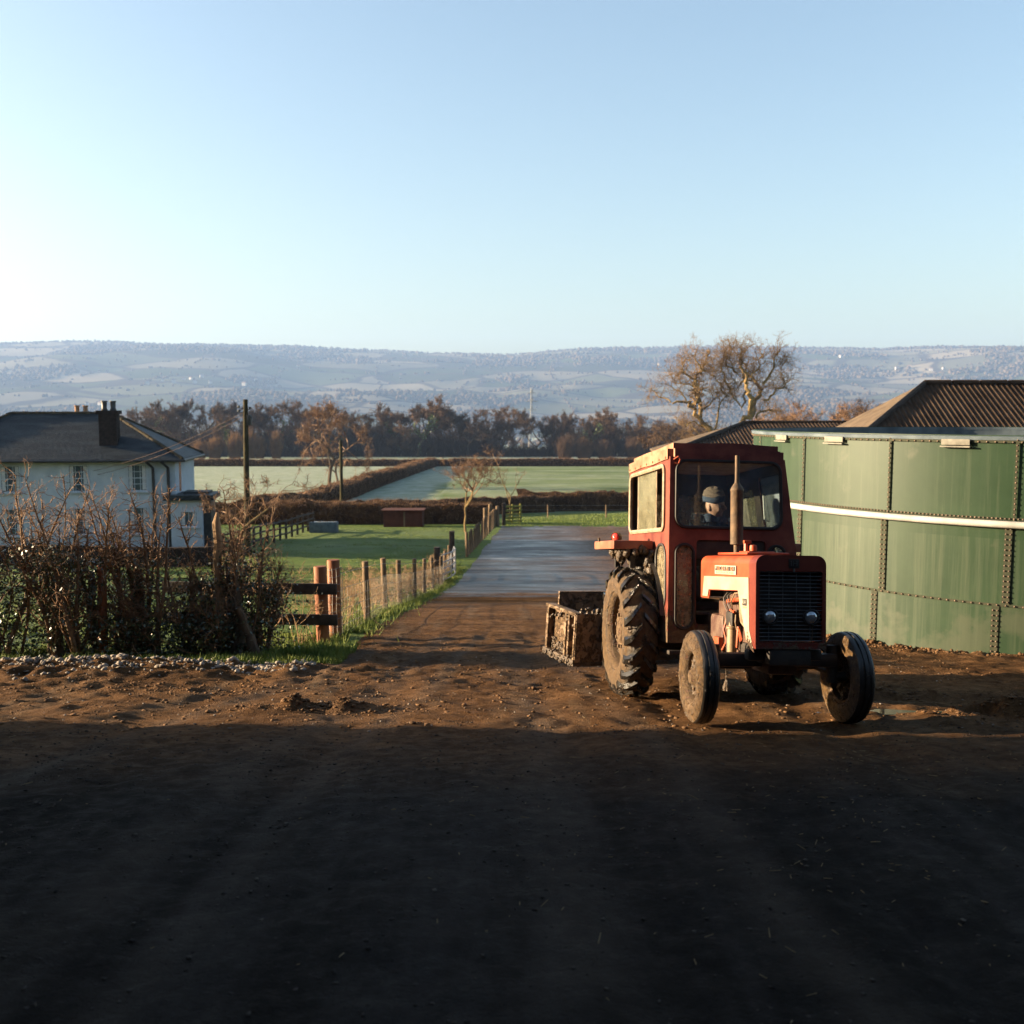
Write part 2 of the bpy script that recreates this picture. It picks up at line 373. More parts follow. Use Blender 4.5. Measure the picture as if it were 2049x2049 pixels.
mr2 = N(nt, 'ShaderNodeMapRange', ins={1: .3, 2: 5, 3: 0, 4: .8}); nt.links.new(sx.outputs[0], mr2.inputs[0])
mfac = math_(nt, 'MINIMUM', math_(nt, 'MULTIPLY', math_(nt, 'MAXIMUM', mr.outputs[0], mr2.outputs[0]), ramp(nt, n2, [(.2, .6), (.6, 1.)])), 1.)
c = mixc(nt, mfac, c, ramp(nt, noise(nt, 1.3, 6, .65, vec=P), [(.3, (.055, .028, .013)), (.5, (.105, .054, .025)), (.72, (.17, .092, .044))]))
nt.links.new(c, b.inputs['Base Color'])
nt.links.new(math_(nt, 'MAXIMUM', ramp(nt, n3, [(.35, .26), (.65, .62)]), math_(nt, 'MULTIPLY', mfac, .9)), b.inputs['Roughness']); nt.links.new(math_(nt, 'MULTIPLY', math_(nt, 'SUBTRACT', 1., mfac), .35), b.inputs['Specular IOR Level'])
bump(nt, b, n2, .5, .02)
M_road = m
# grass and fields
m, nt, b = new_mat('winter_grass'); P = coords(nt)
n1 = noise(nt, .12, 6, .65, vec=P); n2 = noise(nt, 14, 4, .7, vec=P); n3 = noise(nt, 1.1, 5, .65, vec=P)
c = ramp(nt, n1, [(.32, (.048, .082, .017)), (.52, (.082, .125, .026)), (.72, (.13, .16, .042))])
c = mixc(nt, ramp(nt, n3, [(.4, 0), (.75, .55)]), c, (.04, .05, .014))
c = mixc(nt, ramp(nt, n2, [(.5, 0), (.8, .5)]), c, (.11, .11, .04))
at = N(nt, 'ShaderNodeAttribute', attribute_name='frost')
ff = math_(nt, 'MULTIPLY', at.outputs['Fac'], ramp(nt, noise(nt, .5, 6, .7, vec=P), [(.3, .35), (.65, .95)]))
c = mixc(nt, ff, c, (.33, .36, .30))
nt.links.new(c, b.inputs['Base Color']); b.inputs['Roughness'].default_value = .9; b.inputs['Specular IOR Level'].default_value = .1
bump(nt, b, math_(nt, 'ADD', n2, n3), .8, .08)
M_grass = m
# far hills: a patchwork of winter fields
m, nt, b = new_mat('hill_fields'); P = coords(nt)
mp = N(nt, 'ShaderNodeMapping'); mp.inputs['Scale'].default_value = (1 / 330, 1 / 210, 0); nt.links.new(P, mp.inputs[0])
dn = N(nt, 'ShaderNodeTexNoise', ins={'Scale': 1.6, 'Detail': 3}); nt.links.new(mp.outputs[0], dn.inputs['Vector'])
vm = mixc(nt, .22, mp.outputs[0], dn.outputs['Color'], 'ADD')
vo = N(nt, 'ShaderNodeTexVoronoi', feature='F1', ins={'Scale': 1.0}); nt.links.new(vm, vo.inputs['Vector'])
ve = N(nt, 'ShaderNodeTexVoronoi', feature='DISTANCE_TO_EDGE', ins={'Scale': 1.0}); nt.links.new(vm, ve.inputs['Vector'])
sp = N(nt, 'ShaderNodeSeparateColor'); nt.links.new(vo.outputs['Color'], sp.inputs[0])
c = ramp(nt, sp.outputs[0], [(.0, (.03, .027, .018)), (.25, (.05, .06, .025)), (.45, (.12, .11, .075)), (.7, (.20, .17, .12)), (.95, (.07, .08, .04))])
c = mixc(nt, ramp(nt, ve.outputs['Distance'], [(.02, 1.), (.055, 0)]), c, (.05, .04, .03))
nt.links.new(c, b.inputs['Base Color']); b.inputs['Roughness'].default_value = .95; b.inputs['Specular IOR Level'].default_value = .0
M_hill = m
sheet('ground', ~fy & ~fr & ~ffar, M_grass)
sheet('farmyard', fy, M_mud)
sheet('track_road', fr, M_road)
sheet('hills', ffar, M_hill)

# ------------------------------------------------------------------ haze over the valley
m = bpy.data.materials.new('valley_haze'); m.use_nodes = True; nt = m.node_tree; nt.nodes.clear()
pv = N(nt, 'ShaderNodeVolumePrincipled', ins={'Color': (.30, .48, .86, 1), 'Density': 1.25e-4, 'Anisotropy': .1})
ou = N(nt, 'ShaderNodeOutputMaterial'); nt.links.new(pv.outputs[0], ou.inputs['Volume'])
b = MB(); b.box((0, 2750, 180), (8600, 5900, 490))
hz = b.build('haze', m, smooth=False); tag(hz, 'pale blue winter haze lying over the whole valley', 'haze', kind='stuff')

# ------------------------------------------------------------------ plants
M_bark = simple('hedge_bark', (.085, .05, .028), (.19, .115, .062), 9, .8, .2, .6, 40)
M_barkdark = simple('dark_bark', (.045, .032, .022), (.10, .07, .045), 8, .85, .15, .6, 30)
M_twig = simple('warm_twig', (.11, .055, .026), (.22, .125, .065), 5, .7, .25)
M_woodtwig = simple('far_twig', (.072, .045, .030), (.125, .080, .052), .25, .9, .05)
M_woodtwig2 = simple('far_twig_grey', (.050, .034, .025), (.085, .058, .042), .25, .9, .05)
M_goldtwig = simple('gold_twig', (.12, .065, .03), (.18, .105, .05), .4, .9, .05)
M_leaf = simple('dark_leaf', (.010, .020, .007), (.030, .045, .014), 5, .38, .5)
M_ivy = simple('ivy_leaf', (.03, .06, .015), (.10, .14, .03), 2, .5, .3)
M_hedge = simple('trimmed_hedge', (.026, .012, .006), (.065, .034, .014), 2.5, .9, .05, .8, 9, bdist=.15)
M_dry = simple('dry_stalk', (.19, .115, .06), (.32, .21, .115), 6, .75, .15)
M_blade = simple('grass_blade', (.065, .105, .018), (.16, .19, .04), 3, .7, .15)
M_moss = simple('mossy_branch', (.10, .066, .034), (.26, .18, .075), 1.2, .85, .1)

def branch(out, p, d, L, r, depth, maxd, rnd, spread=.6, kids_=(2, 4), up=.1, wob=.18, lenf=.72, rf=.6, nseg=3):
    step = L / nseg; q = np.array(p, float); dd = np.array(d, float)
    r1 = r * (rf + .15)
    for k in range(nseg):
        dd = dd + rnd.normal(size=3) * wob + np.array([0, 0, up]); dd /= np.linalg.norm(dd)
        q2 = q + dd * step
        a = r + (r1 - r) * k / nseg; c = r + (r1 - r) * (k + 1) / nseg
        out.append((q, q2, a, c, depth)); 
        if depth < maxd and k > 0:
            for _ in range(rnd.integers(kids_[0], kids_[1] + 1) if k == nseg - 1 else rnd.integers(0, 2)):
                e = dd + rnd.normal(size=3) * spread; e /= np.linalg.norm(e)
                branch(out, q2, e, L * lenf * rnd.uniform(.75, 1.15), c * rf * rnd.uniform(.85, 1.15) if k < nseg - 1 else c * .78, depth + 1, maxd, rnd, spread, kids_, up, wob, lenf, rf, nseg)
        q = q2
def seg_arrays(out, dlo=0, dhi=99):
    o = [x for x in out if dlo <= x[4] <= dhi]
    if not o: return None
    return [np.array([x[0] for x in o]), np.array([x[1] for x in o]), np.array([x[2] for x in o]), np.array([x[3] for x in o])]
def add_segs(mb, A, n=3, mi=0, rmin=0):
    if A is None: return
    mb.segs(A[0], A[1], np.maximum(A[2], rmin), np.maximum(A[3], rmin * .7), n, mi)
def bare_tree(name, loc, H, seed, mt, mb_, maxd=5, r0=.03, spread=.62, up=.08, twig=.012, wob=.2, trunk=.3, ivy=0, lenf=.74, rot=0, first=None, kids_=(2, 3), fuzz=0, crownw=1.0):
    rnd = np.random.default_rng(seed); out = []
    L = H * trunk
    branch(out, (0, 0, 0), (rnd.normal() * .05, rnd.normal() * .05, 1), L, H * r0, 0, maxd, rnd, spread, kids_, up, wob, lenf)
    top = max(x[1][2] for x in out); sc = H / top
    out = [(x[0] * (sc * crownw, sc * crownw, sc), x[1] * (sc * crownw, sc * crownw, sc), x[2], x[3], x[4]) for x in out]
    root = empty(name, loc, rot)
    t = MB(); add_segs(t, seg_arrays(out, 0, 1), 6); t.build('trunk', mb_, root)
    c = MB(); add_segs(c, seg_arrays(out, 2, 99), 3, 0, twig)
    if fuzz:
        tips = np.array([x[1] for x in out if x[4] >= maxd - 1]); k = rnd.integers(0, len(tips), fuzz)
        P = tips[k]; D = rnd.normal(size=(fuzz, 3)); D[:, 2] += .35; D /= np.linalg.norm(D, axis=1, keepdims=True)
        c.segs(P, P + D * rnd.uniform(.35, 1., (fuzz, 1)) * H * .07, twig * .9, twig * .5, 3)
    c.build('crown', mt, root)
    if ivy:
        iv = MB(); pts = []
        lim = [x for x in out if x[4] <= 2 and x[0][2] < H * .75]
        for _ in range(ivy):
            s = lim[rnd.integers(len(lim))]; u = rnd.random(); pts.append(s[0] * (1 - u) + s[1] * u + rnd.normal(size=3) * H * .022)
        iv.leaves(np.array(pts), H * .018); iv.build('ivy', M_ivy, root)
    return root

# wood across the valley floor, trees one by one
WOOD = 320.
protos = []
spec = [(17, 11, .62, .06), (15, 12, .55, .10), (14, 13, .75, .05), (16, 14, .5, .12), (13, 15, .7, .05), (15.5, 16, .6, .09)]
for i, (H, sd_, sp_, up_) in enumerate(spec):
    o = bare_tree('bare_tree', (0, 0, 0), H, sd_, M_woodtwig if i % 2 == 0 else M_woodtwig2, M_barkdark, 5, .022, sp_, up_, .045, .2, .32, fuzz=4200, kids_=(2, 3), crownw=1.1, ivy=500 if i == 4 else 0)
    kids(o); protos.append(o)
px2x = lambda px, Y: (px - 1024) / 2049 * Y
wood = []
tops = [(275, 815), (300, 800), (330, 812), (362, 806), (398, 798), (430, 800), (462, 812), (505, 806), (540, 812), (566, 802), (600, 800), (640, 806), (668, 822), (700, 818), (730, 826), (770, 818), (800, 806),
        (835, 790), (862, 806), (900, 806), (935, 820), (968, 816), (1000, 812), (1030, 815), (1062, 818), (1098, 828), (1135, 820), (1172, 814), (1210, 830), (1245, 824), (1290, 828), (1320, 838), (1352, 842), (1385, 838), (1410, 842)]
rr = random.Random(3)
first_used = set()
for i, (px, ty) in enumerate(tops):
    Yd = WOOD + rr.uniform(-8, 22); x = px2x(px, Yd); zb = gz(x, Yd); Ht = (829 - ty) / 2049 * Yd - zb
    k = rr.randrange(6)
    if px == 835: k = 4
    o = protos[k] if k not in first_used else copy_tree(protos[k]); first_used.add(k)
    o.location = (x, Yd, zb - .2); s_ = Ht / spec[k][0]; w_ = s_ * rr.uniform(.9, 1.15)
    o.scale = (w_, w_, s_); o.rotation_euler = (0, 0, rr.uniform(0, 6.28))
    if px == 835: lab = 'broad ivy-clad bare tree standing tallest in the far wood'
    else: lab = 'bare brown tree in the far wood, ' + (ORD[i] + ' counting from the house chimney' if i < 18 else ORD[34 - i] + ' counting from the old oak')
    tag(o, lab, 'tree', 'bare trees of the wood beyond the fields')
# leafless scrub under and behind the wood, one mass
b = MB(); n = 8500
xx = rng.uniform(px2x(240, WOOD), px2x(1460, WOOD), n); yy2 = WOOD + rng.uniform(0, 40, n); zz2 = height(xx, yy2)
gap = np.abs(xx - px2x(1050, WOOD)) < 8
hh = rng.uniform(4.5, 11.5, n) * np.where(gap, .3, 1)
D = rng.normal(size=(n, 3)) * .28; D[:, 2] = 1
P0 = np.stack([xx, yy2, zz2], 1); b.segs(P0, P0 + D * hh[:, None], .09, .03)
k = rng.integers(0, n, 15000); u = rng.uniform(.3, 1, (15000, 1)); Q = P0[k] + D[k] * hh[k][:, None] * u; D2 = rng.normal(size=(15000, 3)); D2[:, 2] += .5
b.segs(Q, Q + D2 * rng.uniform(.5, 1.3, (15000, 1)), .075, .035)
o = b.build('wood_undergrowth', M_woodtwig2, smooth=False); tag(o, 'dense brown leafless undergrowth filling the far wood', 'undergrowth', kind='stuff')
# golden willow shrubs at the foot of the wood
b = None
for i, (px, ty, w) in enumerate([(470, 862, 3.6), (500, 857, 3.4), (430, 872, 3.6), (553, 862, 3.0), (520, 872, 2.6), (400, 880, 3.4), (1130, 868, 4.0), (1168, 872, 4.2), (1210, 878, 4.2), (1268, 872, 4.0)]):
    Yd = 296; x = px2x(px, Yd); zb = gz(x, Yd); Ht = (829 - ty) / 2049 * Yd - zb
    q = MB(); n = 420; a = rng.uniform(0, 6.28, n); r_ = rng.uniform(0, 1, n) ** .7; base = np.stack([r_ * np.cos(a) * .45 * w, r_ * np.sin(a) * .3 * w, np.zeros(n)], 1)
    hh = Ht * (1 - .35 * r_ ** 2) * rng.uniform(.45, 1.05, n); tip = base + np.stack([rng.normal(size=n) * w * .22, rng.normal(size=n) * w * .22, hh], 1)
    q.segs(base, tip, .045, .02); k = rng.integers(0, n, 700); u = rng.uniform(.3, 1, (700, 1)); Q = base[k] * (1 - u) + tip[k] * u; D2 = rng.normal(size=(700, 3)) * .5; D2[:, 2] = 1; q.segs(Q, Q + D2 * rng.uniform(.4, 1.1, (700, 1)), .035, .015)
    o = q.build('willow_shrub', M_goldtwig if i < 6 else M_woodtwig, None, (x, Yd, zb), smooth=False)
    tag(o, ['tallest golden willow shrub at the wood foot, just left of the utility pole', 'golden willow shrub at the wood foot half hidden by the utility pole', 'pale golden shrub between the house roof and the tallest willow', 'egg-shaped golden shrub standing apart right of the utility pole', 'low golden shrub between the utility pole and the egg-shaped shrub', 'low golden shrub nearest the right end of the house roof',
            'brown scrub bush at the wood foot right of the bright gap', 'brown scrub bush second to the right of the bright gap', 'brown scrub bush left of the tractor cab, third from the bright gap', 'brown scrub bush directly beside the tractor cab roof'][i], 'shrub', 'shrubs at the foot of the wood')

def hedge(name, pts, w, h, dens, label, seed=1, mat=None, tmat=None, tl=.35, tr=.008, hj=.15, group=None):
    """a trimmed hedge: a rough core with twigs standing out of it"""
    b = MB(); rnd = np.random.default_rng(seed); pts = np.array(pts, float)
    d = np.concatenate([[0], np.cumsum(np.linalg.norm(np.diff(pts, axis=0), axis=1))]); Lh = d[-1]
    n = max(6, int(Lh / max(.35, min(w, 1.2) * .45))); s = np.linspace(0, Lh, n); cxy = np.stack([np.interp(s, d, pts[:, 0]), np.interp(s, d, pts[:, 1])], 1)
    tt = np.gradient(cxy, axis=0); tt /= np.linalg.norm(tt, axis=1, keepdims=True); nn = np.stack([-tt[:, 1], tt[:, 0]], 1)
    prof = [(-.5, -.1), (-.54, .3), (-.5, .75), (-.36, .96), (0, 1.), (.36, .96), (.5, .75), (.54, .3), (.5, -.1)]
    rows = []
    for (u, v) in prof:
        q = cxy + nn * (u * w * .9); z = height(cxy[:, 0], cxy[:, 1]) + v * h * .93 * (1 + hj * fbm(s / 3.1, s * 0, 3, seed))
        q3 = np.stack([q[:, 0], q[:, 1], z], 1); q3 += rnd.normal(size=q3.shape) * .05 * min(w, h); rows.append(q3)
    G = np.stack(rows, 0); m_ = len(prof); idx = np.arange(m_ * n).reshape(m_, n)
    b.add(G.reshape(-1, 3), np.stack([idx[:-1, :-1], idx[1:, :-1], idx[1:, 1:], idx[:-1, 1:]], -1).reshape(-1, 4), 0)
    T = int(Lh * dens); k = rnd.uniform(0, m_ - 1.001, T); j = rnd.uniform(0, n - 1.001, T); ki = k.astype(int); ji = j.astype(int); fk = (k - ki)[:, None]; fj = (j - ji)[:, None]
    P = (G[ki, ji] * (1 - fk) + G[ki + 1, ji] * fk) * (1 - fj) + (G[ki, ji + 1] * (1 - fk) + G[ki + 1, ji + 1] * fk) * fj
    D = rnd.normal(size=(T, 3)) * .7; D[:, 2] += .9
    out_ = (np.array([p[0] for p in prof])[ki] * 1.6)[:, None] * np.concatenate([nn[ji], np.zeros((T, 1))], 1); D += out_; D /= np.linalg.norm(D, axis=1, keepdims=True)
    b.segs(P - D * .1, P + D * tl * rnd.uniform(.3, 1, (T, 1)), tr, tr * .5, 3, 1)
    o = b.build(name, [mat or M_hedge, tmat or M_twig], smooth=False); tag(o, label, 'hedge', group); return o
hedge('hedge', [(-19.0, 74), (-17.6, 100), (-17.2, 140), (-16.6, 212)], 2.4, 1.75, 60, 'long brown hedge running diagonally away between the pale field and the frosty blue field', 1, tl=.45, tr=.016)
hedge('hedge', [(-34, 70.5), (-15, 70), (-1.4, 70.8)], 1.6, 1.55, 170, 'brown trimmed hedge across the back of the paddock, behind the red shed', 2, tl=.3, tr=.009)
hedge('hedge', [(3.2, 88), (-1.5, 84), (-9, 76), (-17, 73)], 1.8, 1.5, 110, 'low brown hedge curving behind the small roadside tree', 12, tl=.3, tr=.01)
hedge('hedge', [(.5, 89), (10, 89.5), (28, 88)], 1.9, 1.85, 130, 'brown trimmed hedge beyond the fenced verge, left of the tractor cab', 3, tl=.3, tr=.011)
hedge('hedge', [(-75, 214), (-40, 213), (-12.5, 214)], 2.2, 1.5, 60, 'far dark hedge along the top of the pale left field', 4, tl=.5, tr=.03)
hedge('hedge', [(-13, 213), (10, 214), (40, 212)], 2.2, 1.7, 60, 'far dark hedge along the top of the green right field', 5, tl=.5, tr=.03)
# ------------------------------------------------------------------ buildings
M_white = simple('white_render', (.33, .38, .44), (.44, .49, .55), 1.5, .85, .2, .15, 30, hi=.7)
M_slate = simple('old_slate', (.0035, .009, .014), (.026, .036, .042), 2.2, .6, .3, .8, 14, bdist=.05, lo=.42, hi=.78, stretch=(.35, .35, 2.2))  # stretched streaks put moss and lit courses into the slate colour
M_moss2 = simple('roof_moss', (.03, .028, .022), (.07, .055, .035), 5, .9, .1)
M_black = simple('black_paint', (.012, .012, .014), (.03, .03, .03), 5, .5, .4)
M_brickd = simple('sooty_brick', (.016, .012, .011), (.035, .024, .02), 8, .9, .1, .6, 30)
M_pot = simple('clay_pot', (.22, .12, .07), (.32, .19, .11), 5, .85, .1)
M_pane = simple('window_glass', (.035, .055, .07), (.06, .085, .10), 2, .06, .6)
M_curt = simple('net_curtain', (.35, .36, .38), (.5, .5, .5), 9, .9, .1)
M_rust0 = simple('cable', (.10, .06, .04), (.15, .09, .06))
M_wood = simple('weathered_wood', (.085, .055, .032), (.19, .135, .085), 9, .85, .15, .6, 30, stretch=(1, 1, .15))
M_woodred = simple('tanalised_redbrown', (.16, .05, .018), (.25, .095, .036), 7, .7, .25, .5, 30, stretch=(1, 1, .15))
M_wooddk = simple('dark_rail', (.025, .018, .014), (.06, .042, .03), 7, .75, .25, .5, 30)
M_wire = simple('galvanised_wire', (.20, .19, .18), (.32, .30, .27), 7, .5, .4, metal=.6)
M_galv = simple('galvanised_gate', (.20, .21, .225), (.30, .31, .33), 6, .45, .5, metal=.5)
M_roofsheet = simple('old_asbestos_sheet', (.024, .015, .010), (.055, .036, .024), 1.6, .9, .1, .5, 20, obj=False)
M_rooflit = simple('sunlit_roof_end', (.07, .05, .035), (.12, .09, .062), 2.5, .9, .1, .5, 20, obj=False)  # paler copy of the roof sheet: sunlight put into the hip end colour

ca, sa = math.cos(R(8.9)), math.sin(R(8.9))
HO = np.array([-17.05, 53.0])
def hp(u, v, z=0): return (HO[0] + u * ca - v * sa, HO[1] + u * sa + v * ca, z)     # u along the front to the right, v back
house = empty('farmhouse', hp(-6, 3.5, gz(*hp(-6, 3.5)[:2])))
tag(house, 'white two storey farmhouse with hipped slate roof behind the hedge', 'house')
Hinv = Matrix.Translation(house.location).inverted()
def hbuild(mb, name, mat, parent=house, **k):
    for i in range(len(mb.v)): mb.v[i] = mb.v[i] - (np.array(house.location) if True else 0)
    return mb.build(name, mat, parent, **k)
HB, HE, HR = -7.3, -2.28, .06
L_, D_ = 12.9, 7.2
def wallbox(mb, u0, u1, v0, v1, z0, z1, mi=0):
    p = [hp(u0, v0, z0), hp(u1, v0, z0), hp(u1, v1, z0), hp(u0, v1, z0), hp(u0, v0, z1), hp(u1, v0, z1), hp(u1, v1, z1), hp(u0, v1, z1)]
    mb.add(p, [(0, 1, 5, 4), (1, 2, 6, 5), (2, 3, 7, 6), (3, 0, 4, 7), (4, 5, 6, 7), (3, 2, 1, 0)], mi)
b = MB(); wallbox(b, -L_ - .3, -.45, .45, D_ - .3, HB, HE + .1); hbuild(b, 'wall', M_white)
b = MB(); e = HE; ov = .12
q = [hp(-L_ - .75, 0, e), hp(0, 0, e), hp(0, D_ + .2, e), hp(-L_ - .75, D_ + .2, e), hp(-9.3, 3.6, HR), hp(-4.2, 3.6, HR)]
q2 = [(x, y, z - .14) for x, y, z in q[:4]]
b.add(q + q2, [(0, 1, 5, 4), (2, 3, 4, 5), (0, 6, 7, 1), (1, 7, 8, 2), (2, 8, 9, 3), (3, 9, 6, 0), (9, 8, 7, 6)])
b.add(q, [(1, 2, 5), (3, 0, 4)])
rf = hbuild(b, 'roof', M_slate)
def lerp(a, c, t): return tuple(np.array(a) * (1 - t) + np.array(c) * t)
b = MB()
for a, c in ((q[4], q[5]), (q[5], q[1]), (q[5], q[2]), (q[0], q[4])):
    n = 18
    for i in range(n): b.tube([lerp(a, c, i / n), lerp(a, c, (i + .94) / n)], .085 + random.uniform(0, .03), 6)
hbuild(b, 'ridge_tile', M_moss2, rf)
b = MB(); b.tube([hp(-L_ - .8, -.06, e - .1), hp(.05, -.06, e - .1)], .08, 8); b.tube([hp(.06, -.06, e - .1), hp(.06, D_ + .2, e - .1)], .08, 8); hbuild(b, 'gutter', M_black)
for u in (-1.55, -.8):
    b = MB(); b.tube([hp(u - .25, -.05, e - .16), hp(u, .36, e - .5), hp(u, .38, -7.2)], .075, 8); hbuild(b, 'downpipe', M_black)
b = MB(); wallbox(b, -4.3, -3.4, 1.0, 1.75, -2.2, .02); wallbox(b, -4.4, -3.3, .9, 1.85, .02, .2)
ch = hbuild(b, 'chimney', M_brickd)
for u in (-4.07, -3.63):
    b = MB(); c = hp(u, 1.37); b.lathe([(.16, .2), (.17, .25), (.13, .3), (.14, .62), (.165, .64), (.165, .7), (.11, .7), (.1, .4)], 12, 'z', (c[0], c[1], 0)); hbuild(b, 'chimney_pot', M_black, ch)
b = MB(); wallbox(b, -6.75, -5.9, 5.6, 6.2, -1.4, .0); ch2 = hbuild(b, 'chimney', M_brickd)
for u in (-6.55, -6.1):
    b = MB(); c = hp(u, 5.9); b.lathe([(.13, .0), (.12, .42), (.15, .45), (.15, .5), (.1, .5)], 12, 'z', (c[0], c[1], 0)); hbuild(b, 'chimney_pot', M_pot, ch2)
def window(u, z0, w, h, v=.45, bars=(3, 4)):
    b = MB(); t = .06
    for (a, c, d, f) in ((u - w / 2 - t, u + w / 2 + t, z0 - t, z0), (u - w / 2 - t, u + w / 2 + t, z0 + h, z0 + h + t), (u - w / 2 - t, u - w / 2, z0, z0 + h), (u + w / 2, u + w / 2 + t, z0, z0 + h)):
        wallbox(b, a, c, v - .035, v + .02, d, f)
    for i in range(1, bars[0]): wallbox(b, u - w / 2 + w * i / bars[0] - .013, u - w / 2 + w * i / bars[0] + .013, v - .022, v, z0, z0 + h)
    for i in range(1, bars[1]): wallbox(b, u - w / 2, u + w / 2, v - .024 - (.006 if i * 2 == bars[1] else 0), v, z0 + h * i / bars[1] - (.028 if i * 2 == bars[1] else .013), z0 + h * i / bars[1] + .013)
    wallbox(b, u - w / 2 - .14, u + w / 2 + .14, v - .12, v - .036, z0 - t - .07, z0 - t)
    f = hbuild(b, 'window', M_white)
    b = MB(); wallbox(b, u - w / 2, u + w / 2, v - .012, v + .01, z0, z0 + h); hbuild(b, 'pane', M_pane, f)
    for u0_, u1_ in ((u - w / 2 + .02, u - w / 2 + .2), (u + w / 2 - .2, u + w / 2 - .02)):
        b = MB(); wallbox(b, u0_, u1_, v - .016, v - .013, z0 + .03, z0 + h - .02); hbuild(b, 'curtain', M_curt, f)
for u in (-8.55, -5.25, -2.35): window(u, -3.92, .88, 1.28)
for u in (-8.55, -5.25, -2.35): window(u, -6.15, .85, 1.3)
b = MB(); wallbox(b, -.448, -.44, 1.6, 2.2, -4.1, -2.5); hbuild(b, 'window', M_pane)
# flat roofed porch at the right end
b = MB(); wallbox(b, -.62, .95, -.3, 2.3, HB, -4.42); hbuild(b, 'porch_wall', M_white)
b = MB(); wallbox(b, .952, 1.35, .1, 1.9, HB, -4.45); hbuild(b, 'porch_door', M_black)
b = MB(); wallbox(b, -.95, 1.55, -.55, 2.5, -4.42, -4.16); wallbox(b, -.1, 1.2, .6, 2.0, -4.16, -4.05); hbuild(b, 'porch_roof', M_slate)
window(.28, -5.75, .78, .72, -.3, (2, 1))
# low garden wall and post and rail fence of the house garden
b = MB(); 
p0, p1 = np.array([-26., 46.5]), np.array([-13.2, 46.]); 
for i in range(26):
    a = p0 + (p1 - p0) * i / 26; c = p0 + (p1 - p0) * (i + .97) / 26; z = gz(*a); b.box(((a[0] + c[0]) / 2, a[1], z + .42), (abs(c[0] - a[0]), .3 + random.uniform(0, .05), .95 + random.uniform(-.03, .05)))
o = b.build('garden_wall', M_brickd); tag(o, 'low dark garden wall in front of the white farmhouse', 'wall')

# tall out of frame barn on the left whose shade falls over the upper yard
bx0 = empty('shade_barn', (-22, -12, gz(-22, -12))); tag(bx0, 'tall dark barn beside the upper yard, left of the photographer', 'barn')
b = MB(); zb = gz(-22, -12)
P_ = [(-31, -35), (-6.4, -35), (-6.4, 8.22), (-31, 10.4)]
v = [(x + 22, y + 12, -2.2) for x, y in P_] + [(x + 22, y + 12, 6.2) for x, y in P_]
b.add(v, [(0, 1, 5, 4), (1, 2, 6, 5), (2, 3, 7, 6), (3, 0, 4, 7)]); b.build('wall', M_wooddk, bx0)
b = MB(); v = [(x + 22, y + 12, 6.2) for x, y in P_]; r0 = (3.5, -23.2, 9.6); r1 = (3.5, 21.3, 9.6)
b.add(v + [r0, r1], [(1, 2, 5, 4), (3, 0, 4, 5)]); b.add(v + [r0, r1], [(0, 1, 4), (2, 3, 5)]); b.build('roof', M_roofsheet, bx0)

b0 = empty('rear_barn', (-8, -17, gz(-8, -17))); tag(b0, 'long dark barn closing the upper yard behind the photographer', 'barn')
b = MB(); P_ = [(-6.2, -24), (24, -24), (24, -6), (-6.2, -6)]; zq = b0.location.z
v = [(x + 8, y + 17, -1.5) for x, y in P_] + [(x + 8, y + 17, 9.5) for x, y in P_]; b.add(v, [(0, 1, 5, 4), (1, 2, 6, 5), (2, 3, 7, 6), (3, 0, 4, 7)]); b.build('wall', M_wooddk, b0)
b = MB(); v = v[4:] + [(1.8, 2, 12.5), (32, 2, 12.5)]; b.add(v, [(0, 1, 5, 4), (2, 3, 4, 5)]); b.add(v, [(1, 2, 5), (3, 0, 4)]); b.build('roof', M_roofsheet, b0)
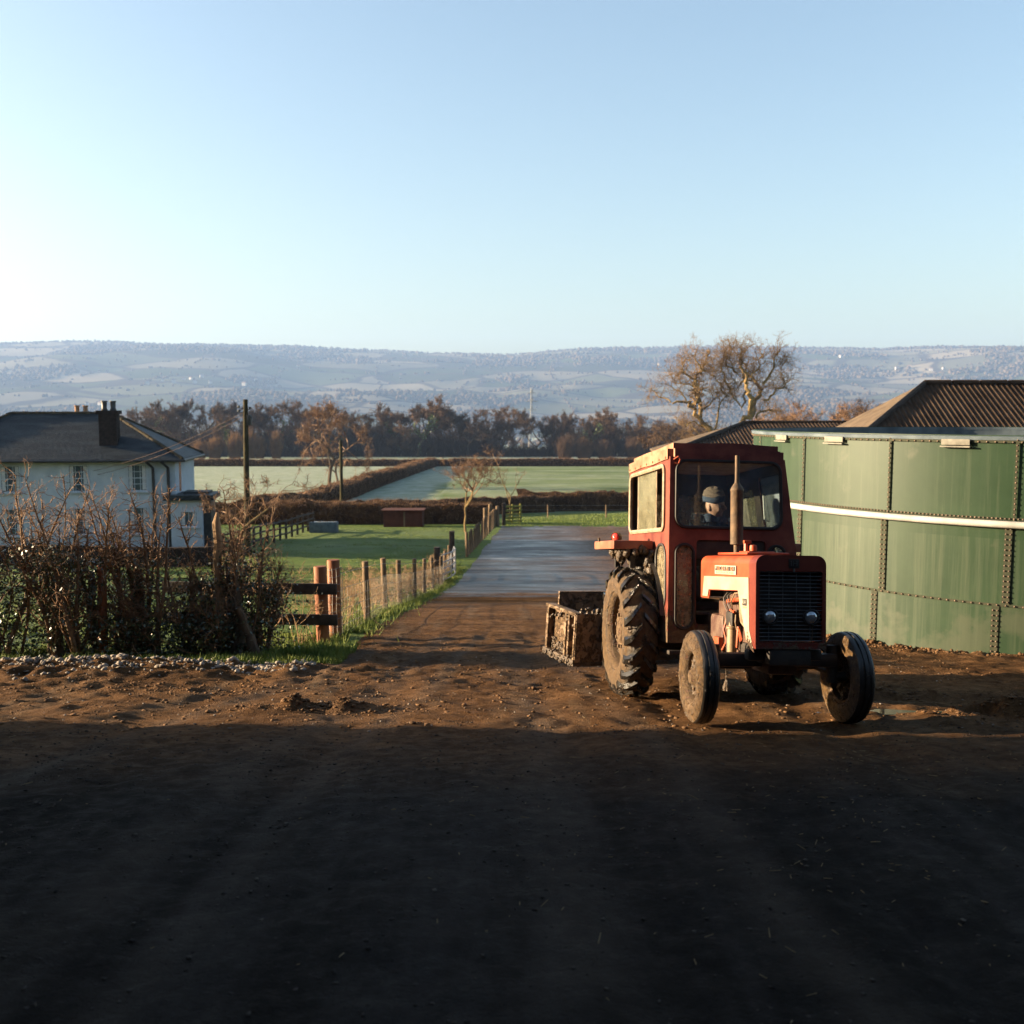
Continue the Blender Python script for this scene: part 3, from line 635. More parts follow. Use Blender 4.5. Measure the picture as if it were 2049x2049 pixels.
# barns on the right: hipped corrugated roofs above tarred walls
def barn(name, A, A2, B, Bf, C, Cf, label, base, amp=.05, pitch=.17, pale=True):
    """ridge A-A2, front eave B-Bf, back eave C-Cf, hip end B-C"""
    root = empty(name, ((B[0] + Cf[0]) / 2, (B[1] + C[1]) / 2, base)); tag(root, label, 'barn'); off = np.array(root.location)
    b = MB(); B, Bf, C, Cf, A, A2 = map(np.array, (B, Bf, C, Cf, A, A2)); ins = .25
    w = [B + (ins, ins, 0), Bf + (-ins, ins, 0), Cf + (-ins, -ins, 0), C + (ins, -ins, 0)]
    v = [p - off - (0, 0, .1) for p in w] + [np.array((p[0], p[1], base)) - off for p in w]
    b.add(v, [(0, 4, 5, 1), (1, 5, 6, 2), (2, 6, 7, 3), (3, 7, 4, 0)]); b.build('wall', M_wooddk, root)
    b = MB()
    def slope(p0, p1, q0, q1):   # p eave, q ridge
        L = np.linalg.norm(p1 - p0); n = int(L / pitch) * 4; t = np.linspace(0, 1, n); lo = p0 + (p1 - p0) * t[:, None]
        # at each station run straight up the slope until the hip or the ridge
        ridge_t = ((q0 - p0) @ (p1 - p0)) / L ** 2, ((q1 - p0) @ (p1 - p0)) / L ** 2
        nrm = np.cross(p1 - p0, q0 - p0); nrm /= np.linalg.norm(nrm); nrm *= np.sign(nrm[2])
        upv = q0 - p0 - (p1 - p0) * ridge_t[0]
        f = np.clip(np.minimum(t / max(ridge_t[0], 1e-6), (1 - t) / max(1 - ridge_t[1], 1e-6)), 0, 1)
        hi = lo + upv * f[:, None]
        wv = (np.sin(t * L / pitch * 2 * np.pi) * amp * .5)[:, None] * nrm
        lo = lo + wv; hi = hi + wv + nrm * .0
        b.add(np.concatenate([lo, hi]) - off, np.stack([np.arange(n - 1), np.arange(1, n), np.arange(1, n) + n, np.arange(n - 1) + n], 1))
    slope(B, Bf, A, A2); slope(Cf, C, A2, A)
    o = b.build('roof', M_roofsheet, root)
    b = MB(); th = np.array((0, 0, .03)); 
    v = [B - off + th, C - off + th, A - off + th, B - off - th * 2, C - off - th * 2]
    b.add(v, [(0, 1, 2)]); b.add(v, [(0, 3, 4, 1)]); b.build('roof_end', M_rooflit, root)
    b = MB(); n = 30
    for i in range(n): b.tube([A + (A2 - A) * i / n - off + (0, 0, .02), A + (A2 - A) * (i + .93) / n - off + (0, 0, .02)], .10, 8)
    b.build('ridge_cap', M_roofsheet, root)
    b = MB(); b.tube([A - off + (0, 0, .02), B - off + (0, 0, .04)], .09, 6); b.build('hip_cap', M_wooddk, root)
    return root
barn('barn', (13.2, 33, .98), (40, 33, .98), (7.9, 28, -2), (40, 28, -2), (9.0, 38, -2), (40, 38, -2), 'barn with brown corrugated roof rising behind the green tank', -5.6)
barn('barn', (10.7, 47.5, -.40), (26, 48, -.40), (6.3, 43.2, -1.75), (26, 43.2, -1.75), (7.0, 52, -1.75), (26, 52, -1.75), 'low barn roof between the tractor cab and the green tank', -7.0, .04)

# ------------------------------------------------------------------ slurry tank
m, nt, b_ = new_mat('green_enamel'); P = coords(nt, True)
st = noise(nt, 1.0, 6, .65, vec=P, stretch=(3.2, 3.2, .12)); st2 = noise(nt, 1.0, 5, .7, vec=P, stretch=(9, 9, .3)); bl = noise(nt, .7, 6, .7, vec=P)
sx = N(nt, 'ShaderNodeSeparateXYZ'); nt.links.new(P, sx.inputs[0])
low = N(nt, 'ShaderNodeMapRange', ins={1: 1.5, 2: 0.1, 3: 0, 4: .22}); nt.links.new(sx.outputs[2], low.inputs[0])
mid = N(nt, 'ShaderNodeMapRange', ins={1: 1.0, 2: 2.0, 3: .0, 4: .10}); nt.links.new(sx.outputs[2], mid.inputs[0])
c = ramp(nt, bl, [(.35, (.0095, .0255, .0110)), (.65, (.0160, .0360, .0165))])
lowm = math_(nt, 'LESS_THAN', sx.outputs[2], 1.98)
f1 = math_(nt, 'MULTIPLY', ramp(nt, math_(nt, 'ADD', st, math_(nt, 'MULTIPLY', lowm, .06)), [(.48, 0), (.76, .5)]), 1.0)
c = mixc(nt, f1, c, (.026, .045, .026))
c = mixc(nt, ramp(nt, math_(nt, 'ADD', st2, math_(nt, 'MULTIPLY', lowm, .08)), [(.52, 0), (.76, .55)]), c, (.060, .075, .048))
c = mixc(nt, ramp(nt, math_(nt, 'ADD', noise(nt, 1.7, 5, .6, vec=P), low.outputs[0]), [(.62, 0), (.72, .55)]), c, (.055, .062, .042))
nt.links.new(c, b_.inputs['Base Color']); b_.inputs['Roughness'].default_value = .5; b_.inputs['Specular IOR Level'].default_value = .25
M_tank = m
M_bolt = simple('rusty_bolt', (.08, .055, .04), (.16, .11, .08), 30, .7, .3)
M_seal = simple('tan_sealant', (.024, .031, .018), (.040, .040, .025), 9, .8, .2)
M_pipew = simple('white_stiffener', (.26, .255, .24), (.36, .35, .33), 3, .6, .3)
M_plate0 = simple('pale_bracket', (.12, .115, .095), (.19, .18, .15), 9, .7, .3)
M_rim = simple('blue_grey_rim', (.05, .07, .09), (.10, .13, .15), 3, .6, .3)
TZ0 = -3.75; zt = -.315 - TZ0
tank = empty('slurry_tank', (TC[0], TC[1], TZ0)); tag(tank, 'round green bolted steel slurry tank with a white ring pipe', 'tank')
b = MB(); n = 228; seam0 = math.radians(-142.05); sh = 2 * math.pi / 19
z1, z2 = -1.535 - TZ0, -2.72 - TZ0
rings = [(0, z2, .012), (z2, z1, .006), (z1, zt, 0.0)]
for (a, c, dr) in rings:
    v = []; 
    for i in range(n + 1):
        t = seam0 + i / n * 2 * math.pi; rr_ = TR + dr
        v += [(rr_ * math.cos(t), rr_ * math.sin(t), a - .02), (rr_ * math.cos(t), rr_ * math.sin(t), c + .02)]
    f = [(2 * i, 2 * i + 2, 2 * i + 3, 2 * i + 1) for i in range(n)]; b.add(v, f)
v = []
for i in range(n): 
    t = 2 * math.pi * i / n; v += [((TR - .02) * math.cos(t), (TR - .02) * math.sin(t), 0), ((TR - .02) * math.cos(t), (TR - .02) * math.sin(t), zt)]
b.add(v, [(2 * i, 2 * i + 1, (2 * i + 3) % (2 * n), (2 * i + 2) % (2 * n)) for i in range(n)], 1)
b.build('wall', [M_tank, M_rim], tank)
b = MB(); b.lathe([(TR + .035, zt - .05), (TR + .045, zt), (TR - .03, zt + .012), (TR - .03, zt - .05)], 160); b.build('rim', M_rim, tank)
b = MB(); ring = [(TR * math.cos(2 * math.pi * k / 160) * 1.012, TR * math.sin(2 * math.pi * k / 160) * 1.012, z1 - .02) for k in range(160)]; b.tube(ring, .052, 10, closed=True); b.build('ring_pipe', M_pipew, tank)
bs = MB(); bb = MB()
def bolt(t, z, mb=bb, r=TR + .03):
    u = np.array((math.cos(t), math.sin(t), 0)); w = np.array((-math.sin(t), math.cos(t), 0)); c = u * (r - .012) + (0, 0, z); s_ = .0115
    v = [c + w * s_ * math.cos(k * math.pi / 3) + np.array((0, 0, s_ * math.sin(k * math.pi / 3))) + u * h for h in (0, .022) for k in range(6)]
    mb.add(v, [(k, (k + 1) % 6, 6 + (k + 1) % 6, 6 + k) for k in range(6)] + [(6, 7, 8, 9), (6, 9, 10, 11)])
vis = [k for k in range(-4, 4)]
for k in vis:
    t = seam0 + k * sh
    for (za, zc, rows, off) in ((z1, zt, 1, 0), (z2, z1, 2, -.012), (.0, z2, 2, -.035)):
        tt0 = t + off
        hw = .02 + .03 * (rows - 1); mid_ = []
        bs.add([(TR * 1.0045 * math.cos(tt0 + s_ * hw / TR), TR * 1.0045 * math.sin(tt0 + s_ * hw / TR), z) for z in (za, zc) for s_ in (-1, 1)], [(0, 1, 3, 2)])
        z = za + .05
        while z < zc - .03:
            if rows == 1: bolt(tt0, z)
            else: bolt(tt0 - .03 / TR, z); bolt(tt0 + .03 / TR, z)
            z += .075
    for j in range(16):
        tj = t + (j + .5) / 16 * sh
        bolt(tj, zt - .075, r=TR + .03); bolt(tj, z1 + .062, r=TR + .03); bolt(tj, z2 + .0, r=TR + .035)
        bolt(tj + sh / 32, z1 + .062, r=TR + .03)
for zc in (z2, z1 + .055, zt - .07):
    m_ = 200; w = .019
    v = [(TR * 1.0048 * math.cos(2 * math.pi * i / m_), TR * 1.0048 * math.sin(2 * math.pi * i / m_), z) for i in range(m_) for z in (zc - w, zc + w)]
    bs.add(v, [(2 * i, (2 * i + 2) % (2 * m_), (2 * i + 3) % (2 * m_), 2 * i + 1) for i in range(m_)])
bs.build('seam', M_seal, tank); o = bb.build('bolts', M_bolt, tank, smooth=False); tag(o, kind='stuff')
for k, dt in ((-2, .62), (-1, .42), (0, .55), (1, .5)):
    t = seam0 + (k + dt) * sh; wv = np.array((-math.sin(t), math.cos(t), 0)); u = np.array((math.cos(t), math.sin(t), 0))
    b = MB(); b.box((TR * 1.008 * math.cos(t), TR * 1.008 * math.sin(t), zt - .085), (.035, .40, .085), rz=t, bev=.006); b.box((TR * 1.01 * math.cos(t), TR * 1.01 * math.sin(t), zt - .15), (.06, .42, .02), rz=t); b.build('bracket', M_plate0, tank)

# ------------------------------------------------------------------ posts, fences and gates
def post_mesh(b, x, y, z0, h, r, n=10, lean=(0, 0), square=False, mi=0):
    if square: b.box((x, y, z0 + h / 2 - .1), (2 * r, 2 * r, h + .2), bev=.008, mi=mi); return
    hs = [-.2, 0, .3 * h, .7 * h, h - .01, h]; rr_ = [r * 1.03, r * 1.02, r, r * .98, r * .97, r * .9]
    b.tube([(x + lean[0] * q_ / h, y + lean[1] * q_ / h, z0 + q_) for q_ in hs], rr_, n, mi=mi)
GP = (-2.81, 15.0); GP2 = (-2.72, 15.55)
z = gz(*GP); b = MB(); post_mesh(b, 0, 0, 0, 1.18, .098, 14, (-.03, 0)); o = b.build('gatepost', M_woodred, None, (*GP, z)); tag(o, 'thick reddish round post at the end of the rail fence, nearer of the pair', 'post')
z = gz(*GP2); b = MB(); post_mesh(b, 0, 0, 0, 1.24, .10, 14, (-.02, 0)); po = b.build('strainer_post', M_woodred, None, (*GP2, z)); tag(po, 'thick reddish strainer post wrapped in wire netting, farther of the pair', 'post')
b = MB()
for k in range(10):
    zz = .12 + .11 * k; c = .118; pts = [(c * math.cos(a) - .005, c * math.sin(a), zz + .02 * math.sin(a * 2 + k)) for a in np.linspace(-2.4, 2.2, 12)]; b.tube(pts, .0035, 4)
for a in np.linspace(-2.3, 2.1, 9): b.tube([(.118 * math.cos(a + .04 * math.sin(q_ * 9)), .118 * math.sin(a + .04 * math.sin(q_ * 9)), q_) for q_ in np.linspace(.1, 1.12, 9)], .003, 4)
b.build('netting', M_wire, po)
# two rails running into the hedge
for k, zr in enumerate((.86, .40)):
    b = MB(); L = 2.35; b.box((-L / 2 + .12, -.115, 0), (L + .24, .05, .16), bev=.006); o = b.build('fence_rail', M_wooddk, None, (GP[0], GP[1], gz(*GP) + zr)); o.rotation_euler = (0, R(.6), R(-1.5))
    tag(o, ['upper dark fence rail joining the thick red post to the hedge', 'lower dark fence rail joining the thick red post to the hedge'][k], 'rail')
b = MB(); post_mesh(b, 0, 0, 0, 1.22, .06, 12, (.02, 0)); o = b.build('hedge_post', M_woodred, None, (-5.38, 13.25, gz(-5.38, 13.25))); tag(o, 'dark round fence post standing inside the hedge', 'post')
# line of fence posts beside the track
FP = [(727, 17.7), (764, 20.9), (793, 24.0), (823, 27.4), (843, 31.0), (861, 33.3), (877, 37.2), (886, 40.5), (894, 43)]
fence_posts = []
for i, (px, Yp) in enumerate(FP):
    x = px2x(px + 3, Yp); z = gz(x, Yp); h = 1.13 + random.uniform(-.03, .06); r = .058 + random.uniform(0, .008)
    b = MB(); post_mesh(b, 0, 0, 0, h, r, 10, (random.uniform(-.05, .03), 0)); 
    o = b.build('fence_post', M_wood, None, (x, Yp, z)); o.rotation_euler = (0, 0, random.uniform(0, 6)); fence_posts.append((x, Yp, z, h))
    tag(o, ('paler weathered fence post, ' if i == 1 else 'weathered round fence post, ') + ORD[i] + ' along the track beyond the netted strainer post', 'post', 'wire fence posts beside the track')
far_posts = []
for i in range(16):
    Yp = 50 + i * 1.08; x = np.interp(Yp, [48, 66], [-2.35, -1.15]); z = gz(x, Yp); h = 1.15 + random.uniform(-.05, .1)
    b = MB(); post_mesh(b, 0, 0, 0, h, .06 + random.uniform(0, .02), 8, (random.uniform(-.05, .05), 0)); o = b.build('fence_post', M_wood, None, (x, Yp, z)); far_posts.append((x, Yp, z, h))
    tag(o, 'grey fence post, ' + ORD[i] + ' beyond the silver gate towards the wooden gate', 'post', 'close set posts beyond the silver gate')
# wire netting between the posts, one thing from strainer to gate
b = MB(); line = [(GP2[0], GP2[1], gz(*GP2), 1.2)] + fence_posts
for i in range(len(line) - 1):
    a, c = line[i], line[i + 1]
    for hh in (.08, .2, .32, .45, .6, .78, 1.02): b.segs([(a[0] + .06, a[1], a[2] + hh)], [(c[0] + .06, c[1], c[2] + hh)], .0035, .0035, 4)
    m_ = int((c[1] - a[1]) / .17); t = (np.arange(1, m_) / m_)[:, None]; Pa = np.array(a[:3]) + (.06, 0, .08); Pc = np.array(c[:3]) + (.06, 0, .08)
    Q = Pa + (Pc - Pa) * t; b.segs(Q, Q + (0, 0, .7), .002, .002, 3)
o = b.build('wire_fence', M_wire, None, smooth=False); tag(o, 'wire netting stretched along the line of fence posts beside the track', 'fence')
# silver field gate seen edge on
gy = 38.2; gx = -2.63; g = empty('field_gate', (gx, gy, gz(gx, gy))); tag(g, 'silver galvanised tubular gate standing along the track fence', 'gate')
b = MB(); GL = 4.4; zf = lambda t: gz(gx, gy + GL * t) - gz(gx, gy)
def gp(t, h): return (.16 * t + .25 * math.sin(t * 3), GL * t, zf(t) + h)
for h in (.16, .38, .60, .84, 1.12): b.tube([gp(0, h), gp(.33, h), gp(.66, h), gp(1, h)], .024, 8)
for t in (0, .33, .66, 1): b.tube([gp(t, .16), gp(t, 1.12)], .026, 8)
b.tube([gp(0, .16), gp(1, 1.12)], .02, 8); b.build('frame', M_galv, g)
b = MB(); b.tube([gp(0, .8), (-.12, -.12, .82)], .018, 6); b.build('hinge', M_galv, g)
for (x, Yp, hh, lab) in ((-2.78, 37.7, 1.45, 'dark square gatepost at the near end of the silver gate'), (-2.55, 43.1, 1.75, 'tall dark square gatepost at the far end of the silver gate')):
    b = MB(); post_mesh(b, 0, 0, 0, hh, .11, square=True); o = b.build('square_gatepost', M_wooddk, None, (x, Yp, gz(x, Yp))); tag(o, lab, 'post')
# open timber gate at the end of the track and its posts
g = empty('timber_gate', (-.55, 68.6, gz(-.55, 68.6))); tag(g, 'mossy timber five bar gate standing open at the end of the track', 'gate')
M_mossw = simple('mossy_timber', (.14, .14, .03), (.26, .23, .07), 4, .85, .1)
b = MB(); 
for h in (.15, .38, .62, .88, 1.15): b.box((.62, .35, h + .1), (1.35, .07, .14), rz=.5, bev=.01)
for t in (0.02, .5, .98): b.box((1.3 * math.cos(.5) * t, 1.3 * math.sin(.5) * t - .06, .76), (.11, .05, 1.3), rz=.5, bev=.01)
b.build('bars', M_mossw, g)
b = MB(); b.box((0, 0, .7), (.24, .24, 1.6), bev=.02); b.build('hanging_post', M_wooddk, g)
for i, (x, Yp, h) in enumerate([(-1.75, 67.0, 1.25), (-1.48, 67.2, 1.5), (-1.2, 67.4, 1.15), (-.95, 67.5, 1.35)]):
    b = MB(); post_mesh(b, 0, 0, 0, h, .13, 9, (random.uniform(-.08, .08), 0)); o = b.build('stout_post', M_wood, None, (x, Yp, gz(x, Yp))); tag(o, 'stout pale sunlit post, ' + ORD[i] + ' from the left beside the open timber gate', 'post', 'stout posts by the timber gate')
# fence beyond the road
xs_ = [2.75, 7.2, 11.6]
for i, x in enumerate(xs_):
    b = MB(); post_mesh(b, 0, 0, 0, 1.0, .055, 8); o = b.build('verge_post', M_wood, None, (x, 78, gz(x, 78))); tag(o, 'thin fence post on the grass beyond the track, ' + ['nearest the timber gate', 'just left of the tractor cab', 'glimpsed through the cab window'][i], 'post', 'posts of the fence beyond the track')
b = MB(); z = gz(0, 78); b.segs([(.2, 78, z + .95), (.2, 78, z + .6)], [(16, 78, z + .95), (16, 78, z + .6)], .005, .005, 4); o = b.build('fence_wire', M_wire); tag(o, 'two thin wires strung along the fence beyond the track', 'wire')
# post and rail fence in the paddock
root = empty('rail_fence', (-13, 52, gz(-13, 52))); tag(root, 'dark post and rail fence crossing the paddock from the house', 'fence')
A0, A1 = np.array([-14.2, 50.]), np.array([-12.6, 64.5])
pr = []
for i in range(15):
    p = A0 + (A1 - A0) * i / 14; z = gz(*p); q_ = np.array((*p, z)) - np.array(root.location); b = MB(); b.box((q_[0], q_[1], q_[2] + .55), (.12, .12, 1.25), bev=.01); b.build('post', M_wooddk, root); pr.append(q_)
for h in (.35, .72, 1.08):
    b = MB()
    for i in range(14): b.tube([pr[i] + np.array((.08, 0, h)), pr[i + 1] + np.array((.08, 0, h))], .05, 4)
    b.build('rail', M_wooddk, root)
# trough and shed
z = gz(-11.8, 62); t_ = empty('water_trough', (-11.6, 62.8, gz(-11.6, 62.8))); tag(t_, 'grey water trough at the end of the rail fence', 'trough')
b = MB(); b.box((0, 0, .32), (1.7, .7, .64), bev=.03); b.build('tank', M_rim, t_); b = MB(); b.box((0, 0, .645), (1.5, .52, .02)); b.build('water', M_pane, t_)
s_ = empty('field_shed', (-7.15, 67.4, gz(-7.15, 67.4))); tag(s_, 'low red brown field shed in front of the paddock hedge', 'shed')
M_shed = simple('red_shed', (.055, .018, .011), (.085, .03, .018), 3, .8, .15)
b = MB(); b.box((0, 0, .5), (2.55, 1.5, 1.15)); b.build('wall', M_shed, s_); b = MB(); b.box((0, 0, 1.12), (2.8, 1.8, .07)); b.build('roof', M_shed, s_); b = MB(); b.box((.1, -.77, .48), (.1, .05, 1.1)); b.build('door_post', M_wood, s_)
# poles
u1 = empty('utility_pole', (-13.0, 50, gz(-13, 50))); tag(u1, 'tall dark wooden utility pole with insulators beside the house', 'pole')
M_pole = simple('mossy_pole', (.02, .017, .011), (.05, .042, .018), 3, .85, .1)
b = MB(); zb = gz(-13, 50); b.tube([(0, 0, -.3), (.02, 0, 4), (.06, 0, .72 - zb)], [.15, .14, .115], 12); b.build('pole', M_pole, u1)
top = .72 - zb
for k, (dx, dz) in enumerate(((-.27, -.42), (-.27, -.62), (.27, -.48), (.3, -.95))):
    b = MB(); b.lathe([(.02, 0), (.07, .01), (.05, .05), (.07, .07), (.05, .12), (.02, .13)], 10, 'z', (dx, 0, top + dz)); b.tube([(0, 0, top + dz), (dx, 0, top + dz)], .02, 5); b.build('insulator', M_black, u1)
b = MB(); b.box((.22, -.02, top - 1.0), (.2, .22, .5), bev=.02); b.build('junction_box', M_black, u1)
x, Yp = px2x(682, 75), 75; b = MB(); zb = gz(x, Yp); b.tube([(0, 0, 0), (0, 0, -1.87 - zb)], [.13, .115], 12); o = b.build('short_pole', M_pole, None, (x, Yp, zb)); tag(o, 'shorter plain wooden pole standing behind the paddock hedge', 'pole')
for k, (uu, zz) in enumerate(((-4.5, -2.9), (-4.3, -3.1))):
    a = np.array(hp(uu, .4, zz)); c = np.array((-13.0, 50, top - .6 - .2 * k + gz(-13, 50))); b = MB(); b.tube([tuple(a + (c - a) * t - np.array((0, 0, 1.2 * t * (1 - t)))) for t in np.linspace(0, 1, 12)], .009, 4); o = b.build('service_cable', M_rust0); tag(o, ['upper', 'lower'][k] + ' thin cable sagging from the utility pole to the farmhouse wall', 'cable')

b0 = empty('sky_block_shed', (16, -1, gz(16, -1))); tag(b0, 'unseen dark shed on the right of the upper yard, added to block sky light', 'shed')  # unseen building added to cut the sky light over the foreground
b = MB(); P_ = [(8.2, -7), (24, -7), (24, 4.5), (8.2, 4.5)]; v = [(x - 16, y + 1, -1.2) for x, y in P_] + [(x - 16, y + 1, 4.6) for x, y in P_]; b.add(v, [(0, 1, 5, 4), (1, 2, 6, 5), (2, 3, 7, 6), (3, 0, 4, 7)]); b.build('wall', M_wooddk, b0)
b = MB(); v = v[4:] + [(0, -6, 6.4), (0, 5.5, 6.4)]; b.add(v, [(1, 2, 5, 4), (3, 0, 4, 5)]); b.add(v, [(0, 1, 4), (2, 3, 5)]); b.build('roof', M_roofsheet, b0)
for i, (x, y, H, s_) in enumerate([(-23.5, 27, 8.5, 1), (-27, 33, 9.5, 2), (-30, 41, 10, 3), (-24.5, 38.5, 7, 4), (-33, 36, 11, 5)]):
    o = bare_tree('orchard_tree', (x, y, gz(x, y)), H, 80 + s_, M_twig, M_barkdark, 4, .022, .6, .06, .010, .2, .3); tag(o, ['nearest bare tree of the row left of the hedge', 'second bare tree of the row left of the hedge', 'farthest bare tree of the row, beside the farmhouse', 'shortest bare tree of the row left of the hedge', 'tallest bare tree of the row left of the hedge'][i], 'tree', 'bare trees left of the paddock')
for i in range(7):  # out of frame row added to lay bands of shade over the track
    y = 28.5 + i * 2.9 + (i % 3) * .5; x = -.5 * y - 3.2 - (i % 2) * 1.5; H = 5.2 + (i * 37 % 5) * .5; w_ = .36 + (i * 53 % 4) * .09
    root = empty('conifer', (x, y, gz(x, y))); tag(root, 'unseen columnar conifer added to cast shade left of the paddock, ' + ORD[i] + ' from the near end', 'tree', 'unseen conifers added to band the track with shade')
    b = MB(); b.tube([(0, 0, -.1), (0, 0, H * .9)], [.09, .02], 6); b.build('trunk', M_barkdark, root)
    n = 2600; t = rng.random(n) ** .8; a = rng.uniform(0, 6.28, n); rr_ = w_ * np.sin(np.pi * np.clip(t * .85 + .15, 0, 1)) ** .7 * rng.uniform(.3, 1, n) ** .5
    b = MB(); b.leaves(np.stack([rr_ * np.cos(a), rr_ * np.sin(a), .25 + t * (H - .25)], 1), .11, 0, .5, .45); b.build('crown', M_leaf, root, smooth=False)
# ------------------------------------------------------------------ single trees and shrubs in the middle distance
o = bare_tree('field_tree', (px2x(657, 122), 122, gz(px2x(657, 122), 122)), 10.8, 31, M_twig, M_barkdark, 5, .022, .6, .06, .018, .2, .3, fuzz=3800)
tag(o, 'russet bare tree standing alone in the pale field', 'tree')
o = bare_tree('field_tree', (px2x(673, 123), 123, gz(px2x(673, 123), 123)), 7.2, 32, M_twig, M_barkdark, 4, .022, .75, .05, .012, .2, .35, fuzz=600); tag(o, 'smaller russet tree close beside the lone field tree', 'tree')
o = bare_tree('young_tree', (px2x(930, 63), 63, gz(px2x(930, 63), 63)), 5.3, 41, M_twig, M_moss, 5, .017, .55, .12, .0065, .15, .20, crownw=1.15, fuzz=2000, kids_=(2, 4)); tag(o, 'young spreading bare tree beside the far track fence', 'tree')
o = bare_tree('young_tree', (px2x(1018, 74), 74, gz(px2x(1018, 74), 74)), 5.6, 42, M_twig, M_moss, 4, .010, .5, .1, .006, .12, .4); tag(o, 'slender sapling standing behind the timber gate', 'tree')
o = bare_tree('shrub', (px2x(492, 49) , 48.2, gz(-12.6, 48.2)), 4.4, 43, M_twig, M_moss, 5, .02, .7, .04, .010, .2, .2, crownw=1.3, fuzz=900); tag(o, 'russet bush at the foot of the tall utility pole', 'shrub')
# the old oak, limbs as the photo shows them
oy = 110.; oz = gz(22.9, oy)
def op(px, py, dy=0): return np.array((px2x(px, oy), oy + dy, (829 - py) / 2049 * oy))
oak = empty('oak_tree', (px2x(1452, oy), oy, oz)); tag(oak, 'old gnarled bare oak with two great crooked limbs above the low barn', 'tree'); oo = np.array(oak.location)
limbs = [
 ([(1455, 975), (1455, 930), (1450, 895)], .55, .48), ([(1450, 895), (1425, 868), (1398, 838), (1382, 812), (1370, 806), (1340, 806)], .36, .10), ([(1382, 812), (1395, 805)], .2, .2),
 ([(1398, 838), (1405, 818), (1402, 795), (1396, 775), (1408, 745), (1418, 722), (1432, 705)], .26, .07), ([(1396, 775), (1375, 760), (1362, 740), (1372, 715)], .16, .05), ([(1425, 868), (1440, 815), (1450, 790)], .12, .05),
 ([(1450, 895), (1470, 866), (1482, 845), (1492, 820), (1496, 795), (1490, 782), (1478, 770), (1472, 748), (1462, 735)], .40, .10), ([(1496, 838), (1510, 818), (1525, 800), (1530, 782), (1522, 770), (1508, 748), (1500, 720), (1490, 700)], .30, .06),
 ([(1525, 800), (1540, 792), (1560, 778), (1568, 765)], .14, .05), ([(1522, 770), (1535, 745), (1545, 720), (1555, 705)], .16, .05), ([(1490, 782), (1480, 812), (1470, 800), (1460, 780), (1470, 765)], .12, .05), ([(1510, 835), (1530, 826), (1550, 820), (1560, 822)], .13, .05),
 ([(1478, 770), (1500, 758), (1512, 735), (1515, 712)], .14, .05), ([(1472, 748), (1450, 735), (1445, 715)], .12, .05), ([(1340, 806), (1320, 795), (1300, 782)], .09, .04), ([(1370, 806), (1352, 782), (1330, 770)], .10, .04), ([(1408, 745), (1390, 725), (1385, 708)], .10, .04),
 ([(1460, 780), (1450, 760), (1440, 735), (1446, 712)], .14, .05), ([(1450, 790), (1440, 770), (1425, 755), (1420, 738)], .10, .04), ([(1490, 782), (1484, 755), (1480, 725), (1474, 702)], .14, .05), ([(1396, 775), (1380, 768), (1350, 765), (1335, 752)], .10, .04), ([(1462, 735), (1455, 720), (1460, 703)], .08, .04), ([(1405, 818), (1425, 800), (1436, 785)], .10, .04),
 ([(1418, 858), (1385, 845), (1370, 850), (1350, 838)], .08, .03), ([(1562, 760), (1556, 740), (1565, 725)], .07, .03), ([(1380, 846), (1392, 858), (1395, 872)], .06, .03)]
rnd = np.random.default_rng(5); tr = MB(); crown = MB(); out = []
for L, r0, r1 in limbs:
    pts = []; dy = rnd.normal() * .6
    for i, (a, c) in enumerate(L): pts.append(op(a, c, dy * i * .8) - oo + (rnd.normal(size=3) * .12 if i else 0))
    fine = [pts[0]]
    for i in range(len(pts) - 1):
        for t in (.33, .67, 1): fine.append(pts[i] * (1 - t) + pts[i + 1] * t + (rnd.normal(size=3) * .14 if t < 1 else 0))
    tr.tube(fine, list(np.linspace(r0, r1, len(fine))), 7)
    if L[0][1] < 890:
        for i in range(2, len(fine)):
            for _ in range(4 if i > len(fine) * .35 else 1):
                d = fine[i] - fine[i - 1]; d = d / np.linalg.norm(d) * .4 + rnd.normal(size=3) * .8 + (0, 0, .25); d /= np.linalg.norm(d)
                branch(out, fine[i], d, rnd.uniform(.6, 1.3), r1 * .7, 2, 5, rnd, .75, (2, 3), .05, .35, .68)
tr.build('trunk', M_moss, oak); add_segs(crown, seg_arrays(out), 3, 0, .0085); crown.build('crown', simple('oak_twig', (.12, .075, .038), (.20, .13, .07), .8, .85, .1), oak, smooth=False)
# scrub trees beside the oak
for i, (px, ty, Yd, sd_) in enumerate([(1610, 805, 130, 1), (1660, 800, 135, 2), (1705, 800, 140, 3), (1575, 818, 126, 4), (1735, 812, 140, 5), (1345, 850, 150, 6), (1300, 862, 155, 7)]):
    x = px2x(px, Yd); zb = gz(x, Yd); Ht = (829 - ty) / 2049 * Yd - zb
    o = bare_tree('scrub_tree', (x, Yd, zb), Ht, 60 + sd_, M_twig if i in (0, 1, 3) else M_woodtwig, M_barkdark, 5, .02, .7, .05, .022, .2, .25, fuzz=4200, crownw=1.3)
    tag(o, ['russet bare scrub tree just right of the old oak', 'russet bushy bare tree midway between oak and barn roof', 'darker bare tree nearest the barn roof edge', 'low russet tree touching the right side of the old oak', 'bare tree rising directly behind the barn roof slope', 'bare scrub tree left of the old oak trunk', 'bare scrub tree between the old oak and the tractor cab'][i], 'tree', 'scrub trees around the old oak')
